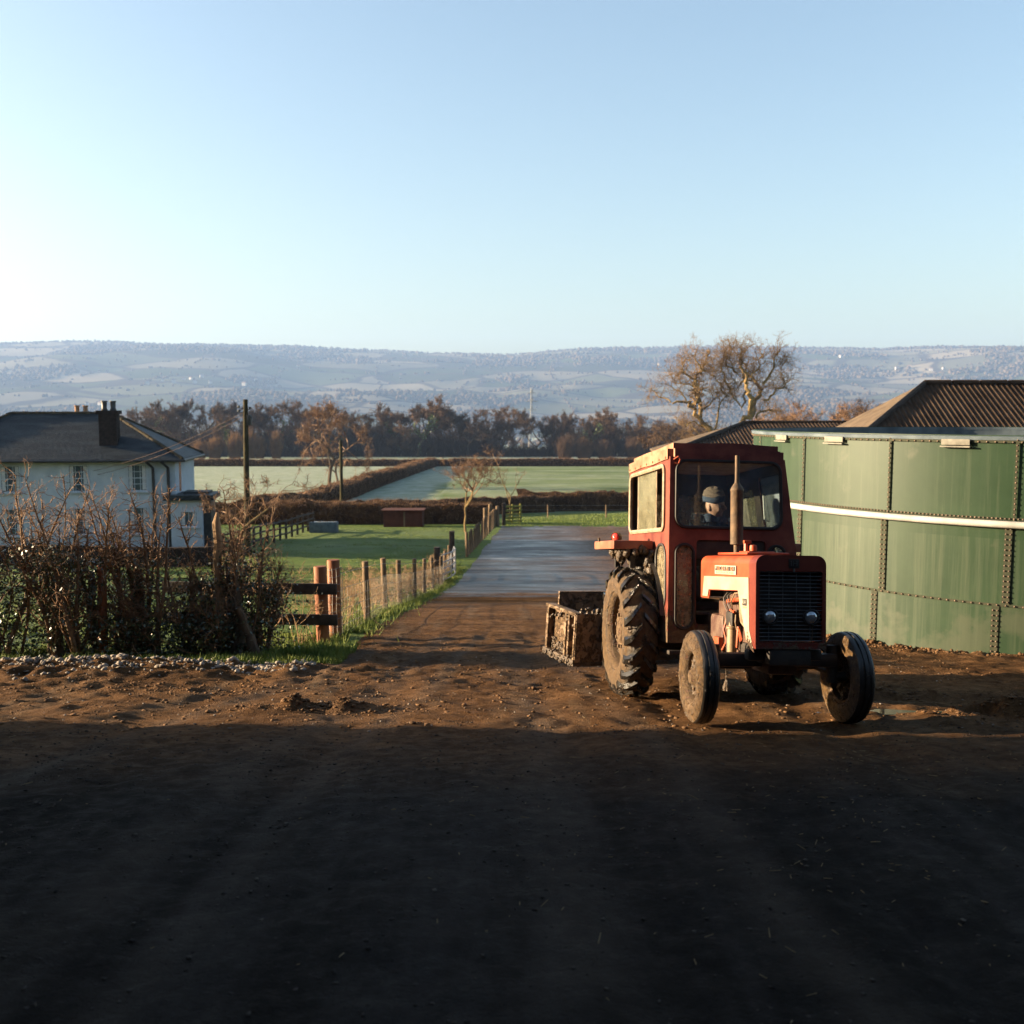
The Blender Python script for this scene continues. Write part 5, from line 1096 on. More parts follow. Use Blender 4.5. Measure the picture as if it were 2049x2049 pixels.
g = pane('side_lower_pane', ov, fL, .006, M_glassm); seal(ov, fL, -.004, .013, M_seal2, g)
fr_ = seal(sw, fL, -.006, .022, M_creamseal, cab); fr_.name = 'side_window_frame'
slid = rr(1.74, 2.48, 1.58, 2.16, .02, 2); g = pane('sliding_pane', slid, fL, .016, M_glassd)
b = MB(); b.tube(loop3([(1.74, 1.575), (1.74, 2.165)], fL, .016), .007, 4); b.tube(loop3([(2.48, 1.575), (2.48, 2.165)], fL, .016), .007, 4); b.build('pane_edge', M_creamseal, g)
g = pane('door_pane', dw, fRt, .006, M_glassr); seal(dw, fRt, .0, .014, M_seal2, g)
b = MB(); b.tube([(.60, 1.75, 1.95), (.56, 1.75, 1.93), (.575, 1.75, 1.70), (.615, 1.75, 1.68)], .009, 6); b.build('door_handle', M_galv, cab)
g = pane('rear_side_pane', rw, fRt, .006, M_glassd); seal(rw, fRt, .0, .016, M_seal2, g)
g = pane('rear_pane', rearw, lambda x, z, w: (x, yR - w, z), .006, M_glassm); seal(rearw, lambda x, z, w: (x, yR - w, z), .0, .016, M_seal2, g)
b = MB(); b.box((.03, 1.29, 1.40), (.9, .14, .20), bev=.02); b.build('dashboard', M_iron, cab)
b = MB(); b.box((.0, 2.18, 1.02), (.46, .44, .10), bev=.03); b.box((.0, 2.42, 1.28), (.44, .09, .5), bev=.03); b.build('seat', M_seal2, tractor)
b = MB(); ring = [(.19 * math.cos(a), .155 * math.sin(a) , 1.44 + .09 * -math.sin(a)) for a in np.linspace(0, 2 * math.pi, 24, endpoint=False)]; b.tube([(x, 1.60 + y, z) for x, y, z in ring], .012, 6, closed=True)
for a in (.5, 2.6, 4.7): b.tube([(0, 1.60, 1.43), (.19 * math.cos(a), 1.60 + .155 * math.sin(a), 1.44 - .09 * math.sin(a))], .008, 5)
b.tube([(0, 1.60, 1.43), (0, 1.34, 1.22)], .02, 8); b.build('steering_wheel', M_seal2, tractor)

# --- bonnet and grille shell
side_out = [(1.06, .955), (.825, .955), (.80, 1.03), (.06, 1.045), (-.15, .66), (-.22, .63), (-.205, 1.262), (1.06, 1.262)]
hood = MB()
for sgn in (-1, 1): plate(hood, side_out, [], .012, lambda y, z, w, s=sgn: (s * (.277 - w), y, z))
nrm_ = 9; prof = [(.277, 1.262)] + [(.277 - .068 * (1 - math.cos(a)), 1.262 + .068 * math.sin(a)) for a in np.linspace(.2, math.pi / 2, 7)] + [(.1, 1.337), (0, 1.34)]
full = prof + [(-x, z) for x, z in prof[-2::-1]]
v = [(x, y, z) for y in (-.208, .3, .7, 1.06) for x, z in full]; n = len(full)
hood.add(v, [(r_ * n + i, r_ * n + i + 1, (r_ + 1) * n + i + 1, (r_ + 1) * n + i) for r_ in range(3) for i in range(n - 1)])
hood.add([(x, 1.06, z) for x, z in full] + [(0, 1.06, 1.2)], [(i, i + 1, n) for i in range(n - 1)])
hd = hood.build('bonnet', M_hood, tractor)
b = MB(); b.box((-.03, .42, 1.348), (.36, .75, .02), bev=.008); b.box((.14, .80, 1.36), (.22, .34, .03), bev=.008); b.build('bonnet_lid', M_hood, hd)
b = MB(); b.lathe([(.03, 0), (.035, .03), (.03, .06), (.0, .065)], 12, 'z', (.17, .95, 1.37)); b.tube([(.12, 1.0, 1.37), (.12, 1.0, 1.45)], .02, 6); b.box((.13, 1.0, 1.46), (.07, .05, .03), bev=.008); b.build('radiator_cap', M_redpart, hd)
wp = [(.945, 1.148), (.985, .972), (.84, .972), (.81, 1.035), (.045, 1.05), (-.16, .67), (-.245, .61), (-.335, .585), (-.225, .75), (-.20, 1.158)]
for sgn in (-1, 1):
    b = MB(); plate(b, wp, [], .007, lambda y, z, w, s=sgn: (s * (.2855 - w), y, z)); pn = b.build('side_panel', M_cream, tractor)
    if sgn < 0: side_panel = pn
sh_o = rr(-.282, .282, .56, 1.336, .075, 6); sh_o = [(x, max(z, .615)) for x, z in sh_o]; 
so_ = []
for p in sh_o:
    if not so_ or (abs(p[0] - so_[-1][0]) + abs(p[1] - so_[-1][1])) > 1e-4: so_.append(p)
gh = rr(-.252, .252, .665, 1.215, .02, 2)
b = MB(); plate(b, so_, [gh], .15, lambda x, z, w: (x, -.36 + w, z)); b.build('grille_shell', M_red, tractor)
b = MB(); b.box((0, -.25, .94), (.5, .02, .54)); b.build('radiator', M_iron, tractor)
b = MB(); nb = 19
for i in range(nb): z = .68 + i * (.525 / (nb - 1)); b.segs([(-.25, -.345, z)], [(.25, -.345 + random.uniform(-.004, .004), z)], .0042, .0042, 5)
for x in (-.17, -.06, .05, .16): b.segs([(x, -.341, .67)], [(x, -.341, 1.21)], .0035, .0035, 5)
b.build('grille', M_chrome, tractor, smooth='all')
for x in (-.165, .165):
    l = empty('headlight', (x, -.35, .862)); l.parent = tractor
    b = MB(); b.lathe([(.0, .05), (.05, .04), (.062, .0), (.064, -.014), (.056, -.018), (.052, -.006)], 24, 'y'); b.build('rim', M_iron, l)
    b = MB(); b.lathe([(.0, -.030), (.018, -.028), (.034, -.022), (.046, -.012), (.053, -.004)], 24, 'y'); b.build('lens', M_lens, l, smooth='all')
b = MB(); b.tube([(.17, -.352, .80), (.172, -.36, .74), (.168, -.35, .66)], .003, 4); b.build('lamp_wire', M_rust, tractor)
def text_part(name, body, size, M, mat, parent, depth=.0015, sx=1.0):
    cu = bpy.data.curves.new(name, 'FONT'); cu.body = body; cu.size = size; cu.extrude = depth; cu.align_x = 'CENTER'; cu.align_y = 'CENTER'
    o = bpy.data.objects.new('tmp', cu); COL.objects.link(o); bpy.context.view_layer.update()
    me = bpy.data.meshes.new_from_object(o.evaluated_get(bpy.context.evaluated_depsgraph_get())); bpy.data.objects.remove(o); bpy.data.curves.remove(cu)
    me.transform(M @ Matrix.Diagonal((sx, 1, 1, 1))); me.name = name
    o = link(name, me, mat, parent); return o
# badge on the bonnet: local text frame u = -y (towards the front), v = z, facing -x
MS = Matrix(((0, 0, -1, -.2815), (-1, 0, 0, 0), (0, 1, 0, 0), (0, 0, 0, 1)))
b = MB(); b.box((-.2835, .36, 1.209), (.010, .545, .075), bev=.003); bd = b.build('badge', M_plate, tractor)
letters = 'McCORMICK'; ny = 9; y_0, y_1 = .615, .105
for i, ch_ in enumerate(letters):
    yc = y_0 + (y_1 - y_0) * (i + .5) / ny
    b = MB(); b.box((-.2895, yc, 1.2205), (.003, .052, .036)); b.build('letter_tile', M_badgeblk if i % 2 == 0 else M_redpart, bd)
    text_part('letter', ch_.upper() if ch_ != 'c' else 'c', .044 if ch_ != 'c' else .036, Matrix.Translation((-.0102, yc, 1.2205)) @ MS, M_plate, bd, .0012, 1.15)
text_part('lettering', 'INTERNATIONAL', .030, Matrix.Translation((-.0078, .36, 1.187)) @ MS, M_gold, bd, .001, 2.0)
b = MB(); b.box((-.288, -.125, .962), (.006, .088, .054), bev=.002); b2 = b.build('number_badge', M_badgeblk, tractor)
text_part('number', '434', .050, Matrix.Translation((-.0102, -.125, .962)) @ MS, M_plate, b2, .0012, 1.0)
b = MB(); b.box((-.287, -.125, .922), (.004, .08, .014), bev=.001); b.build('number_underline', M_gold, b2)
MF = Matrix(((1, 0, 0, 0), (0, 0, 1, -.3612), (0, 1, 0, 0), (0, 0, 0, 1)))
MF = Matrix(((1, 0, 0, 0), (0, 0, -1, -.3612), (0, 1, 0, 0), (0, 0, 0, 1)))
b = MB(); b.box((.02, -.3625, 1.272), (.085, .008, .072), bev=.003); em = b.build('emblem', M_badgeblk, tractor)
text_part('emblem_letter', 'IH', .062, Matrix.Translation((.02, -.0065, 1.272)) @ MF, M_chrome, em, .001, 1.0)
b = MB(); b.tube([(.02, -.362, 1.235), (.02, -.365, 1.205)], .009, 6); b.build('bonnet_catch', M_chrome, tractor)
# exhaust
b = MB(); ex, ey = -.085, .66
b.lathe([(.024, 1.335), (.026, 1.44), (.026, 1.445)], 14, 'z', (ex, ey, 0)); b.lathe([(.026, 1.425), (.054, 1.43), (.055, 1.44), (.055, 1.89), (.058, 1.895), (.058, 1.905), (.050, 1.925), (.034, 1.95), (.025, 1.965)], 20, 'z', (ex, ey, 0))
b.lathe([(.024, 1.95), (.019, 2.0), (.019, 2.205), (.015, 2.205), (.015, 2.1)], 14, 'z', (ex + .0, ey, 0)); b.build('exhaust_pipe', M_rust, tractor)
# engine, frame and axles
b = MB(); b.box((0, .5, .74), (.28, .95, .42), bev=.02); b.box((0, .55, .98), (.22, .8, .1), bev=.02); b.box((0, .35, .50), (.24, 1.1, .2), bev=.03)
b.box((.02, 1.3, .62), (.36, 1.0, .38), bev=.04); en = b.build('engine', M_engine, tractor)
b = MB(); b.tube([(-.17, .62, .93), (-.21, .5, .945), (-.22, .2, .97), (-.2, .02, .99)], .018, 8); b.build('manifold_pipe', M_redpart, en)
b = MB(); b.tube([(-.19, .50, .87), (-.22, .40, .875), (-.22, .3, .86)], .013, 6); b.tube([(-.2, .55, .80), (-.22, .58, .70), (-.2, .56, .6), (-.22, .62, .52)], .011, 6); b.build('fuel_pipe', M_redpart, en)
b = MB(); b.lathe([(.0, .52), (.038, .522), (.040, .56), (.040, .70), (.036, .715), (.048, .72), (.048, .735), (.03, .74), (.022, .80), (.0, .80)], 14, 'z', (-.215, .38, 0)); b.build('fuel_filter', M_tan, en)
b = MB(); b.lathe([(.0, .50), (.03, .502), (.032, .53), (.032, .64), (.02, .66), (.0, .66)], 12, 'z', (-.20, .48, 0)); b.build('oil_filter', M_iron, en)
b = MB(); b.box((-.205, .40, .80), (.07, .17, .12), bev=.02); b.build('injection_pump', M_iron, en)
for k in range(4):
    b = MB(); y0 = .33 + .05 * k; b.tube([(-.22, y0, .85), (-.245, y0 + .02, .92), (-.235, y0 + .07, 1.0 - .01 * k), (-.18, y0 + .12, 1.02)], .0045, 5); b.build('injector_pipe', M_wire if k % 2 else M_iron, en)
b = MB(); b.tube([(-.225, .35, .88), (-.25, .30, .95), (-.25, .22, 1.02), (-.2, .1, 1.03)], .006, 5); b.tube([(-.225, .26, .84), (-.25, .2, .78), (-.23, .22, .72)], .006, 5); b.build('engine_hose', M_tan, en)
b = MB(); b.box((-.21, .10, .93), (.05, .14, .16), bev=.02); b.tube([(-.22, .14, .86), (-.235, .07, .80), (-.2, -.02, .72)], .02, 6); b.build('radiator_hose', M_tan, en)
b = MB(); b.tube([(-.235, .16, .75), (-.24, .165, .66), (-.235, .19, .58)], .014, 6); b.tube([(-.24, .16, .74), (-.245, .10, .71), (-.24, .07, .66), (-.24, .08, .62), (-.24, .11, .66), (-.24, .13, .70)], .009, 6); b.build('lever', M_redpart, en)
b = MB(); b.box((-.22, .72, .58), (.05, .14, .09), bev=.01); b.build('engine_bracket', M_redpart, en)
b = MB(); b.box((0, -.02, .55), (.34, .66, .13), bev=.02); b.box((0, .0, .50), (1.04, .13, .11), bev=.03); b.box((0, -.20, .56), (.60, .10, .09), bev=.02); ax = b.build('front_axle', M_iron, tractor)
for s_ in (-1, 1):
    b = MB(); b.tube([(s_ * .49, 0, .62), (s_ * .49, 0, .32)], .045, 10); b.tube([(s_ * .49, 0, .36), (s_ * .60, 0, .37)], .04, 10); b.tube([(s_ * .47, .02, .40), (s_ * .44, .2, .42)], .022, 6); b.build('spindle', M_iron, ax)
b = MB(); b.tube([(-.44, .2, .42), (.44, .2, .42)], .018, 6); b.tube([(-.36, .2, .42), (-.1, 1.1, .55)], .018, 6); b.build('track_rod', M_iron, ax)
b = MB(); b.lathe([(.11, -.75), (.13, -.5), (.2, -.25), (.22, .0), (.2, .25), (.13, .5), (.11, .75)], 16, 'x', (0, 1.93, .58)); b.box((0, 1.95, .65), (.46, .6, .5), bev=.06); b.build('rear_axle', M_iron, tractor)
b = MB(); b.box((0, 2.3, .42), (.3, .4, .2), bev=.03); b.tube([(-.25, 2.1, .42), (-.42, 2.75, .36)], .025, 6); b.tube([(.25, 2.1, .42), (.42, 2.75, .36)], .025, 6); b.tube([(0, 2.2, .9), (0, 2.8, .85)], .025, 6); b.build('linkage', M_iron, tractor)
for s_ in (-1, 1):
    b = MB(); b.box((s_ * .42, 1.35, .44), (.22, .32, .04), bev=.01); b.tube([(s_ * .36, 1.35, .44), (s_ * .2, 1.35, .6)], .02, 6); b.build('footplate', M_iron, tractor)
b = MB(); b.tube([(-.20, .55, .46), (-.205, .55, .38), (-.2, .56, .24)], .008, 5); b.lathe([(.0, .17), (.03, .18), (.035, .21), (.015, .26), (.006, .29)], 8, 'z', (-.2, .56, 0)); b.build('hanging_mud_flap', M_mudlump, tractor)
# fenders
for s_ in (-1, 1):
    fx = (lambda x: s_ * x)
    b = MB(); b.box((fx(.745), 2.20, 1.425), (.39, .95, .085), bev=.012); fd = b.build('fender', M_fend, tractor)
    b = MB(); pts = [(1.9 - .66 * math.cos(a), .6 + .70 * math.sin(a)) for a in np.linspace(.25, 2.6, 14)]
    v = [(fx(x), y, z) for y, z in pts for x in (.56, .60)]; b.add(v, [(2 * i, 2 * i + 2, 2 * i + 3, 2 * i + 1) for i in range(13)]); b.build('inner_arch', M_iron, fd)
    for (yy_, xx_) in ((1.80, .74), (2.45, .74)): b = MB(); b.box((fx(xx_), yy_, 1.30), (.05, .05, .2)); b.build('stay', M_iron, fd)
    b = MB(); rnd = np.random.default_rng(4); nl = 170; cx_ = np.stack([s_ * rnd.uniform(.57, .86, nl), rnd.uniform(1.72, 2.3, nl), 1.385 - np.abs(rnd.normal(size=nl)) * .045], 1); cx_[:60, 0] = s_ * rnd.uniform(.56, .62, 60); cx_[:60, 2] -= rnd.uniform(0, .22, 60); cx_[:60, 1] = rnd.uniform(1.68, 1.8, 60)
    m_ = len(ICV); sz = rnd.uniform(.012, .04, nl); vv = ICV[None] * (1 + rnd.normal(size=(nl, m_, 1)) * .25) * sz[:, None, None] * np.array((1, 1, 1.5)) + cx_[:, None]; b.add(vv.reshape(-1, 3), (ICF[None] + (np.arange(nl) * m_)[:, None, None]).reshape(-1, 3)); b.build('caked_mud', M_mudlump, fd, smooth=False)
    if s_ < 0:
        lamp = empty('tail_lamp', (-.865, 2.0, 1.50)); lamp.parent = tractor
        b = MB(); b.lathe([(.0, .07), (.035, .066), (.05, .04), (.054, .0), (.050, -.004)], 18, 'y'); b.box((0, .02, -.035), (.03, .03, .05)); b.build('housing', M_red, lamp)
        b = MB(); b.lathe([(.0, -.022), (.02, -.019), (.036, -.010), (.042, .0)], 18, 'y'); b.build('lens', M_redlens, lamp, smooth='all'); lamp.rotation_euler = (0, 0, R(-48))
        b = MB(); b.tube([(-.94, 2.42, 1.46), (-.945, 2.42, 1.50)], .012, 6); b.build('fender_bolt', M_rust, fd)
# --- wheels
def jitter(mb, amt, seed=0):
    r_ = np.random.default_rng(seed)
    for i in range(len(mb.v)): mb.v[i] = mb.v[i] + r_.normal(size=mb.v[i].shape) * amt
def rear_wheel(loc, s_):
    root = empty('rear_wheel', loc); root.parent = tractor; Rr = .625
    b = MB(); n = 72
    prof = [(.372, .115), (.385, .145), (.42, .158), (.48, .162), (.53, .155), (.565, .135), (.585, .10), (.592, .05), (.594, 0), (.592, -.05), (.585, -.10), (.565, -.135), (.53, -.155), (.48, -.162), (.42, -.158), (.385, -.145), (.372, -.115)]
    b.lathe([(r_, -s_ * h * -1) for r_, h in prof], n, 'x'); jitter(b, .0025, 1)
    # chevron lugs
    nl = 19
    for side in (-1, 1):
        for k in range(nl):
            a0 = 2 * math.pi * (k + (.5 if side > 0 else 0)) / nl; rows = []
            for t in np.linspace(0, 1, 6):
                a = a0 + .27 * t * 1.0; x = side * (.012 + .140 * t); base = .594 - .035 * max(0, t - .55) / .45; top = Rr + .006 - .028 * max(0, t - .6) / .4; w = .050 + .016 * t
                if t > .99: x = side * .163; base -= .03; top -= .025
                for (rad, ww) in ((base - .01, w), (top, w * .62), (top, -w * .62), (base - .01, -w)):
                    aa = a + ww / rad / 1.6; rows.append((x, rad * math.cos(aa), rad * math.sin(aa)))
            f = []
            for i in range(5):
                for j in range(3): f.append((i * 4 + j, i * 4 + j + 1, i * 4 + j + 5, i * 4 + j + 4))
            f += [(0, 1, 2, 3), (20, 23, 22, 21)]; b.add(rows, f, 1)
    b.build('tyre', [M_rubber, M_tread], root)
    b = MB(); b.lathe([(.372, s_ * .115), (.385, s_ * .13), (.375, s_ * .135), (.355, s_ * .12), (.345, s_ * .08), (.345, -s_ * .12), (.38, -s_ * .13)], 48, 'x'); 
    b.lathe([(.345, s_ * .0), (.33, s_ * .02), (.28, s_ * .055), (.22, s_ * .075), (.16, s_ * .07), (.13, s_ * .065), (.10, s_ * .10), (.06, s_ * .105), (.0, s_ * .105)], 48, 'x'); rim = b.build('rim', M_rimm, root)
    b = MB()
    for k in range(8): a = 2 * math.pi * k / 8; b.lathe([(.0, s_ * .098), (.018, s_ * .096), (.02, s_ * .07)], 8, 'x', (0, .165 * math.cos(a), .165 * math.sin(a)))
    b.build('wheel_bolts', M_rust, rim)
    b = MB(); rnd = np.random.default_rng(8); nl = 260; a = rnd.uniform(0, 6.28, nl); r_ = rnd.choice([.36, .34, .30, .52, .58], nl) + rnd.normal(size=nl) * .03; xx_ = np.interp(r_, [.1, .2, .28, .34, .372, .42, .55, .6], [.08, .08, .055, .02, .13, .155, .145, .12]) * s_
    keep = (np.abs(r_ - .345) > .02) ; keep |= rnd.random(nl) < .3; nl = keep.sum(); a, r_, xx_ = a[keep], r_[keep], xx_[keep]; sz = rnd.uniform(.005, .016, nl); c_ = np.stack([xx_, r_ * np.cos(a), r_ * np.sin(a)], 1); m_ = len(ICV)
    vv = ICV[None] * (1 + rnd.normal(size=(nl, m_, 1)) * .25) * sz[:, None, None] + c_[:, None]; b.add(vv.reshape(-1, 3), (ICF[None] + (np.arange(nl) * m_)[:, None, None]).reshape(-1, 3)); b.build('caked_mud', M_mudlump, root, smooth=False)
    root.rotation_euler = (R(20), 0, 0); return root
rear_wheel((-.735, 1.93, .585), -1); rear_wheel((.735, 1.93, .585), 1)
def front_wheel(loc, s_, steer):
    root = empty('front_wheel', loc); root.parent = tractor
    b = MB(); prof = [(.215, .062), (.225, .078), (.26, .088), (.30, .085), (.335, .074), (.355, .062), (.362, .052), (.3645, .045), (.3655, .030), (.357, .026), (.357, .018), (.3685, .014), (.369, .0), (.3685, -.014), (.357, -.018), (.357, -.026), (.3655, -.030), (.3645, -.045), (.362, -.052), (.355, -.062), (.335, -.074), (.30, -.085), (.26, -.088), (.225, -.078), (.215, -.062)]
    b.lathe([(r_, h) for r_, h in prof[:6]], 72, 'x', mi=0); b.lathe([(r_, h) for r_, h in prof[5:20]], 72, 'x', mi=1); b.lathe([(r_, h) for r_, h in prof[19:]], 72, 'x', mi=0); jitter(b, .0012, 2)
    b.build('tyre', [M_fronttyre, M_fronttread], root)
    b = MB(); b.lathe([(.215, s_ * .062), (.222, s_ * .07), (.212, s_ * .074), (.20, s_ * .06), (.192, s_ * .03), (.192, -s_ * .05), (.215, -s_ * .06)], 40, 'x'); b.lathe([(.192, -s_ * .005), (.18, s_ * .005), (.13, s_ * .02), (.09, s_ * .015), (.085, s_ * .02), (.065, s_ * .05), (.05, s_ * .075), (.0, s_ * .08)], 40, 'x'); rim = b.build('rim', M_rimm, root)
    b = MB()
    for k in range(5): a = 2 * math.pi * k / 5; b.lathe([(.0, s_ * .04), (.013, s_ * .038), (.014, s_ * .01)], 7, 'x', (0, .105 * math.cos(a), .105 * math.sin(a)))
    b.build('wheel_bolts', M_rust, rim)
    b = MB(); rnd = np.random.default_rng(9); nl = 620; a = rnd.uniform(0, 6.28, nl); r_ = rnd.uniform(.07, .35, nl); xx_ = np.interp(r_, [.07, .13, .18, .195, .215, .26, .30, .335, .36], [.03, .02, .006, .02, .07, .086, .084, .073, .058]); sz = rnd.uniform(.003, .008, nl) * np.where(r_ < .2, 2.2, 1); side = np.where(rnd.random(nl) < .7, s_, -s_); c_ = np.stack([xx_ * side, r_ * np.cos(a), r_ * np.sin(a)], 1); m_ = len(ICV)
    vv = ICV[None] * (1 + rnd.normal(size=(nl, m_, 1)) * .25) * sz[:, None, None] + c_[:, None]; b.add(vv.reshape(-1, 3), (ICF[None] + (np.arange(nl) * m_)[:, None, None]).reshape(-1, 3)); b.build('caked_mud', M_mudlump, root, smooth=False)
    root.rotation_euler = (0, 0, R(steer)); return root
front_wheel((-.615, 0, .362), -1, -1.5); front_wheel((.615, 0, .362), 1, 1.0)
# --- transport box on the rear linkage (moves with the tractor)
bxM = Matrix.Translation((-.42, 2.78, .04)) @ Matrix.Rotation(R(16), 4, 'Z') @ Matrix.Rotation(R(6), 4, 'X')
M_boxmud = muddy('box_paint', (.14, .085, .05), (.21, .14, .085), .50, .6, .25, mscale=9, bscale=45)
box_ = empty('transport_box'); box_.parent = tractor; box_.matrix_local = bxM
BX0, BX1, BY0, BY1, BZ0, BZ1 = -.80, 1.0, 0, .72, .17, .675
def panel(name, c, d, mat=M_boxmud, par=box_): b = MB(); b.box(c, d, bev=.004); return b.build(name, mat, par)
panel('front_board', ((BX0 + BX1) / 2, BY0, (BZ0 + BZ1) / 2), (BX1 - BX0, .03, BZ1 - BZ0), M_boxmud); panel('back_board', ((BX0 + BX1) / 2 + .05, BY1 - .1, (BZ0 + BZ1) / 2 + .09), (BX1 - BX0 - .1, .03, BZ1 - BZ0 + .12)); panel('floor', ((BX0 + BX1) / 2, .36, BZ0 - .02), (BX1 - BX0, .76, .04), M_mudlump)
panel('end_board', (BX0 + .09, .36, .42), (.02, .70, .50)); panel('end_board', (BX1 - .05, .36, .42), (.02, .70, .50))
for y_ in (.0, .16, .235, .69): panel('end_rib', (BX0 + .045, y_, .42), (.07, .035 if y_ not in (0, .69) else .05, .50))
panel('end_rail', (BX0 + .05, .36, .665), (.10, .74, .035)); panel('end_sill', (BX0 + .05, .36, .175), (.11, .76, .05), M_mudlump)
b = MB(); rnd = np.random.default_rng(12); nl = 700; P_ = np.concatenate([np.stack([rnd.uniform(BX0, BX1, 300), rnd.uniform(.05, .6, 300), .60 + rnd.normal(size=300) * .03], 1), np.stack([BX0 + rnd.uniform(-.01, .09, 230), rnd.uniform(.0, .72, 230), BZ0 + np.abs(rnd.normal(size=230)) * .035 - .04], 1), np.stack([BX0 + rnd.uniform(.07, .085, 90), rnd.uniform(.28, .66, 90), .18 + np.abs(rnd.normal(size=90)) * .06], 1), np.stack([rnd.uniform(BX0, BX1, 80), np.full(80, .0), rnd.normal(size=80) * .02 + .68], 1)]); sz = rnd.uniform(.008, .028, nl); m_ = len(ICV)
vv = ICV[None] * (1 + rnd.normal(size=(nl, m_, 1)) * .25) * sz[:, None, None] + P_[:, None]; b.add(vv.reshape(-1, 3), (ICF[None] + (np.arange(nl) * m_)[:, None, None]).reshape(-1, 3)); tag(b.build('mud_load', M_mudlump, box_, smooth=False), kind='stuff')

# ------------------------------------------------------------------ driver
M_skin = simple('weathered_skin', (.25, .135, .088), (.35, .205, .14), 14, .55, .3, .2, 60)
M_jacket = simple('navy_jacket', (.022, .032, .05), (.045, .06, .085), 9, .85, .2, .5, 45)
M_trouser = simple('dark_trousers', (.02, .02, .022), (.04, .038, .036), 9, .85, .2)
M_hat1 = simple('brown_knit', (.10, .075, .056), (.15, .115, .088), 30, .95, .1, .8, 120, stretch=(6, 6, 1))
M_hat2 = simple('navy_knit', (.03, .04, .06), (.05, .065, .09), 30, .95, .1, .8, 120)
def skin_mesh(verts, edges, radii, root=0, levels=2):
    me = bpy.data.meshes.new('skin'); me.from_pydata(verts, edges, []); o = bpy.data.objects.new('skin', me); COL.objects.link(o)
    md = o.modifiers.new('s', 'SKIN'); 
    for i, r_ in enumerate(radii): d = me.skin_vertices[0].data[i]; d.radius = (r_, r_) if not isinstance(r_, tuple) else r_; d.use_root = (i == root)
    ms = o.modifiers.new('u', 'SUBSURF'); ms.levels = levels; ms.render_levels = levels
    bpy.context.view_layer.update(); m2 = bpy.data.meshes.new_from_object(o.evaluated_get(bpy.context.evaluated_depsgraph_get())); bpy.data.objects.remove(o); return m2
def remesh(meshes, voxel):
    bm = bmesh.new()
    for m_ in meshes: bm.from_mesh(m_)
    me = bpy.data.meshes.new('r'); bm.to_mesh(me); bm.free(); o = bpy.data.objects.new('r', me); COL.objects.link(o)
    md = o.modifiers.new('r', 'REMESH'); md.mode = 'VOXEL'; md.voxel_size = voxel; sm_ = o.modifiers.new('s', 'SMOOTH'); sm_.iterations = 2; sm_.factor = .4
    bpy.context.view_layer.update(); m2 = bpy.data.meshes.new_from_object(o.evaluated_get(bpy.context.evaluated_depsgraph_get())); bpy.data.objects.remove(o)
    m2.polygons.foreach_set('use_smooth', [True] * len(m2.polygons)); return m2
# joints in tractor space (driver faces -y, the bonnet)
J = dict(pel=(0, 2.16, 1.12), wai=(.0, 2.10, 1.30), che=(.0, 1.98, 1.56), nkb=(.0, 1.88, 1.67), nk=(.015, 1.83, 1.70), shL=(-.215, 1.92, 1.665), shR=(.215, 1.92, 1.665), elL=(-.27, 1.84, 1.32), elR=(.28, 1.86, 1.32), wrL=(-.165, 1.65, 1.46), wrR=(.165, 1.67, 1.47),
         hiL=(-.10, 2.12, 1.10), hiR=(.10, 2.12, 1.10), knL=(-.16, 1.72, 1.14), knR=(.16, 1.72, 1.14), anL=(-.17, 1.50, .90), anR=(.17, 1.50, .90), toL=(-.17, 1.38, .86), toR=(.17, 1.38, .86))
J = {k: (a, b_ - .14 * (k not in ('knL', 'knR', 'anL', 'anR', 'toL', 'toR', 'wrL', 'wrR')), c) for k, (a, b_, c) in J.items()}; names = list(J); ix = {k: i for i, k in enumerate(names)}; E_ = [('pel', 'wai'), ('wai', 'che'), ('che', 'nkb'), ('nkb', 'nk'), ('che', 'shL'), ('che', 'shR'), ('shL', 'elL'), ('shR', 'elR'), ('elL', 'wrL'), ('elR', 'wrR'), ('pel', 'hiL'), ('pel', 'hiR'), ('hiL', 'knL'), ('hiR', 'knR'), ('knL', 'anL'), ('knR', 'anR'), ('anL', 'toL'), ('anR', 'toR')]
rad = dict(pel=.15, wai=.15, che=.165, nkb=.085, nk=.058, shL=.095, shR=.095, elL=.056, elR=.056, wrL=.027, wrR=.027, hiL=.085, hiR=.085, knL=.058, knR=.058, anL=.038, anR=.038, toL=.032, toR=.032)
base = skin_mesh([J[k] for k in names], [(ix[a], ix[c]) for a, c in E_], [rad[k] for k in names])
# head: turned towards the picture's right and slightly down
hb = bmesh.new(); bmesh.ops.create_uvsphere(hb, u_segments=40, v_segments=30, radius=1)
def g_(d, c, s_): return math.exp(-((d - Vector(c).normalized()).length / s_) ** 2)
for v in hb.verts:
    d = v.co.normalized(); x, y, z = d      # face towards -y
    r_ = Vector((x * .076, y * .096, z * .118))
    if z < 0: r_.x *= 1 - .25 * z * z; r_.y *= 1 - .10 * z * z
    k = 0; k += .030 * g_(d, (0, -1, -.14), .17) + .014 * g_(d, (0, -1, .06), .14) + .009 * g_(d, (.35, -1, .22), .22) + .009 * g_(d, (-.35, -1, .22), .22) - .013 * g_(d, (.36, -1, .03), .17) - .013 * g_(d, (-.36, -1, .03), .17)
    k += .008 * g_(d, (.5, -.9, -.2), .25) + .008 * g_(d, (-.5, -.9, -.2), .25) + .008 * g_(d, (0, -1, -.52), .13) - .008 * g_(d, (0, -1, -.46), .06) * 1.2 + .012 * g_(d, (0, -.85, -.86), .24) - .006 * g_(d, (0, -1, -.68), .12)
    v.co = r_ + d * k * 1.45
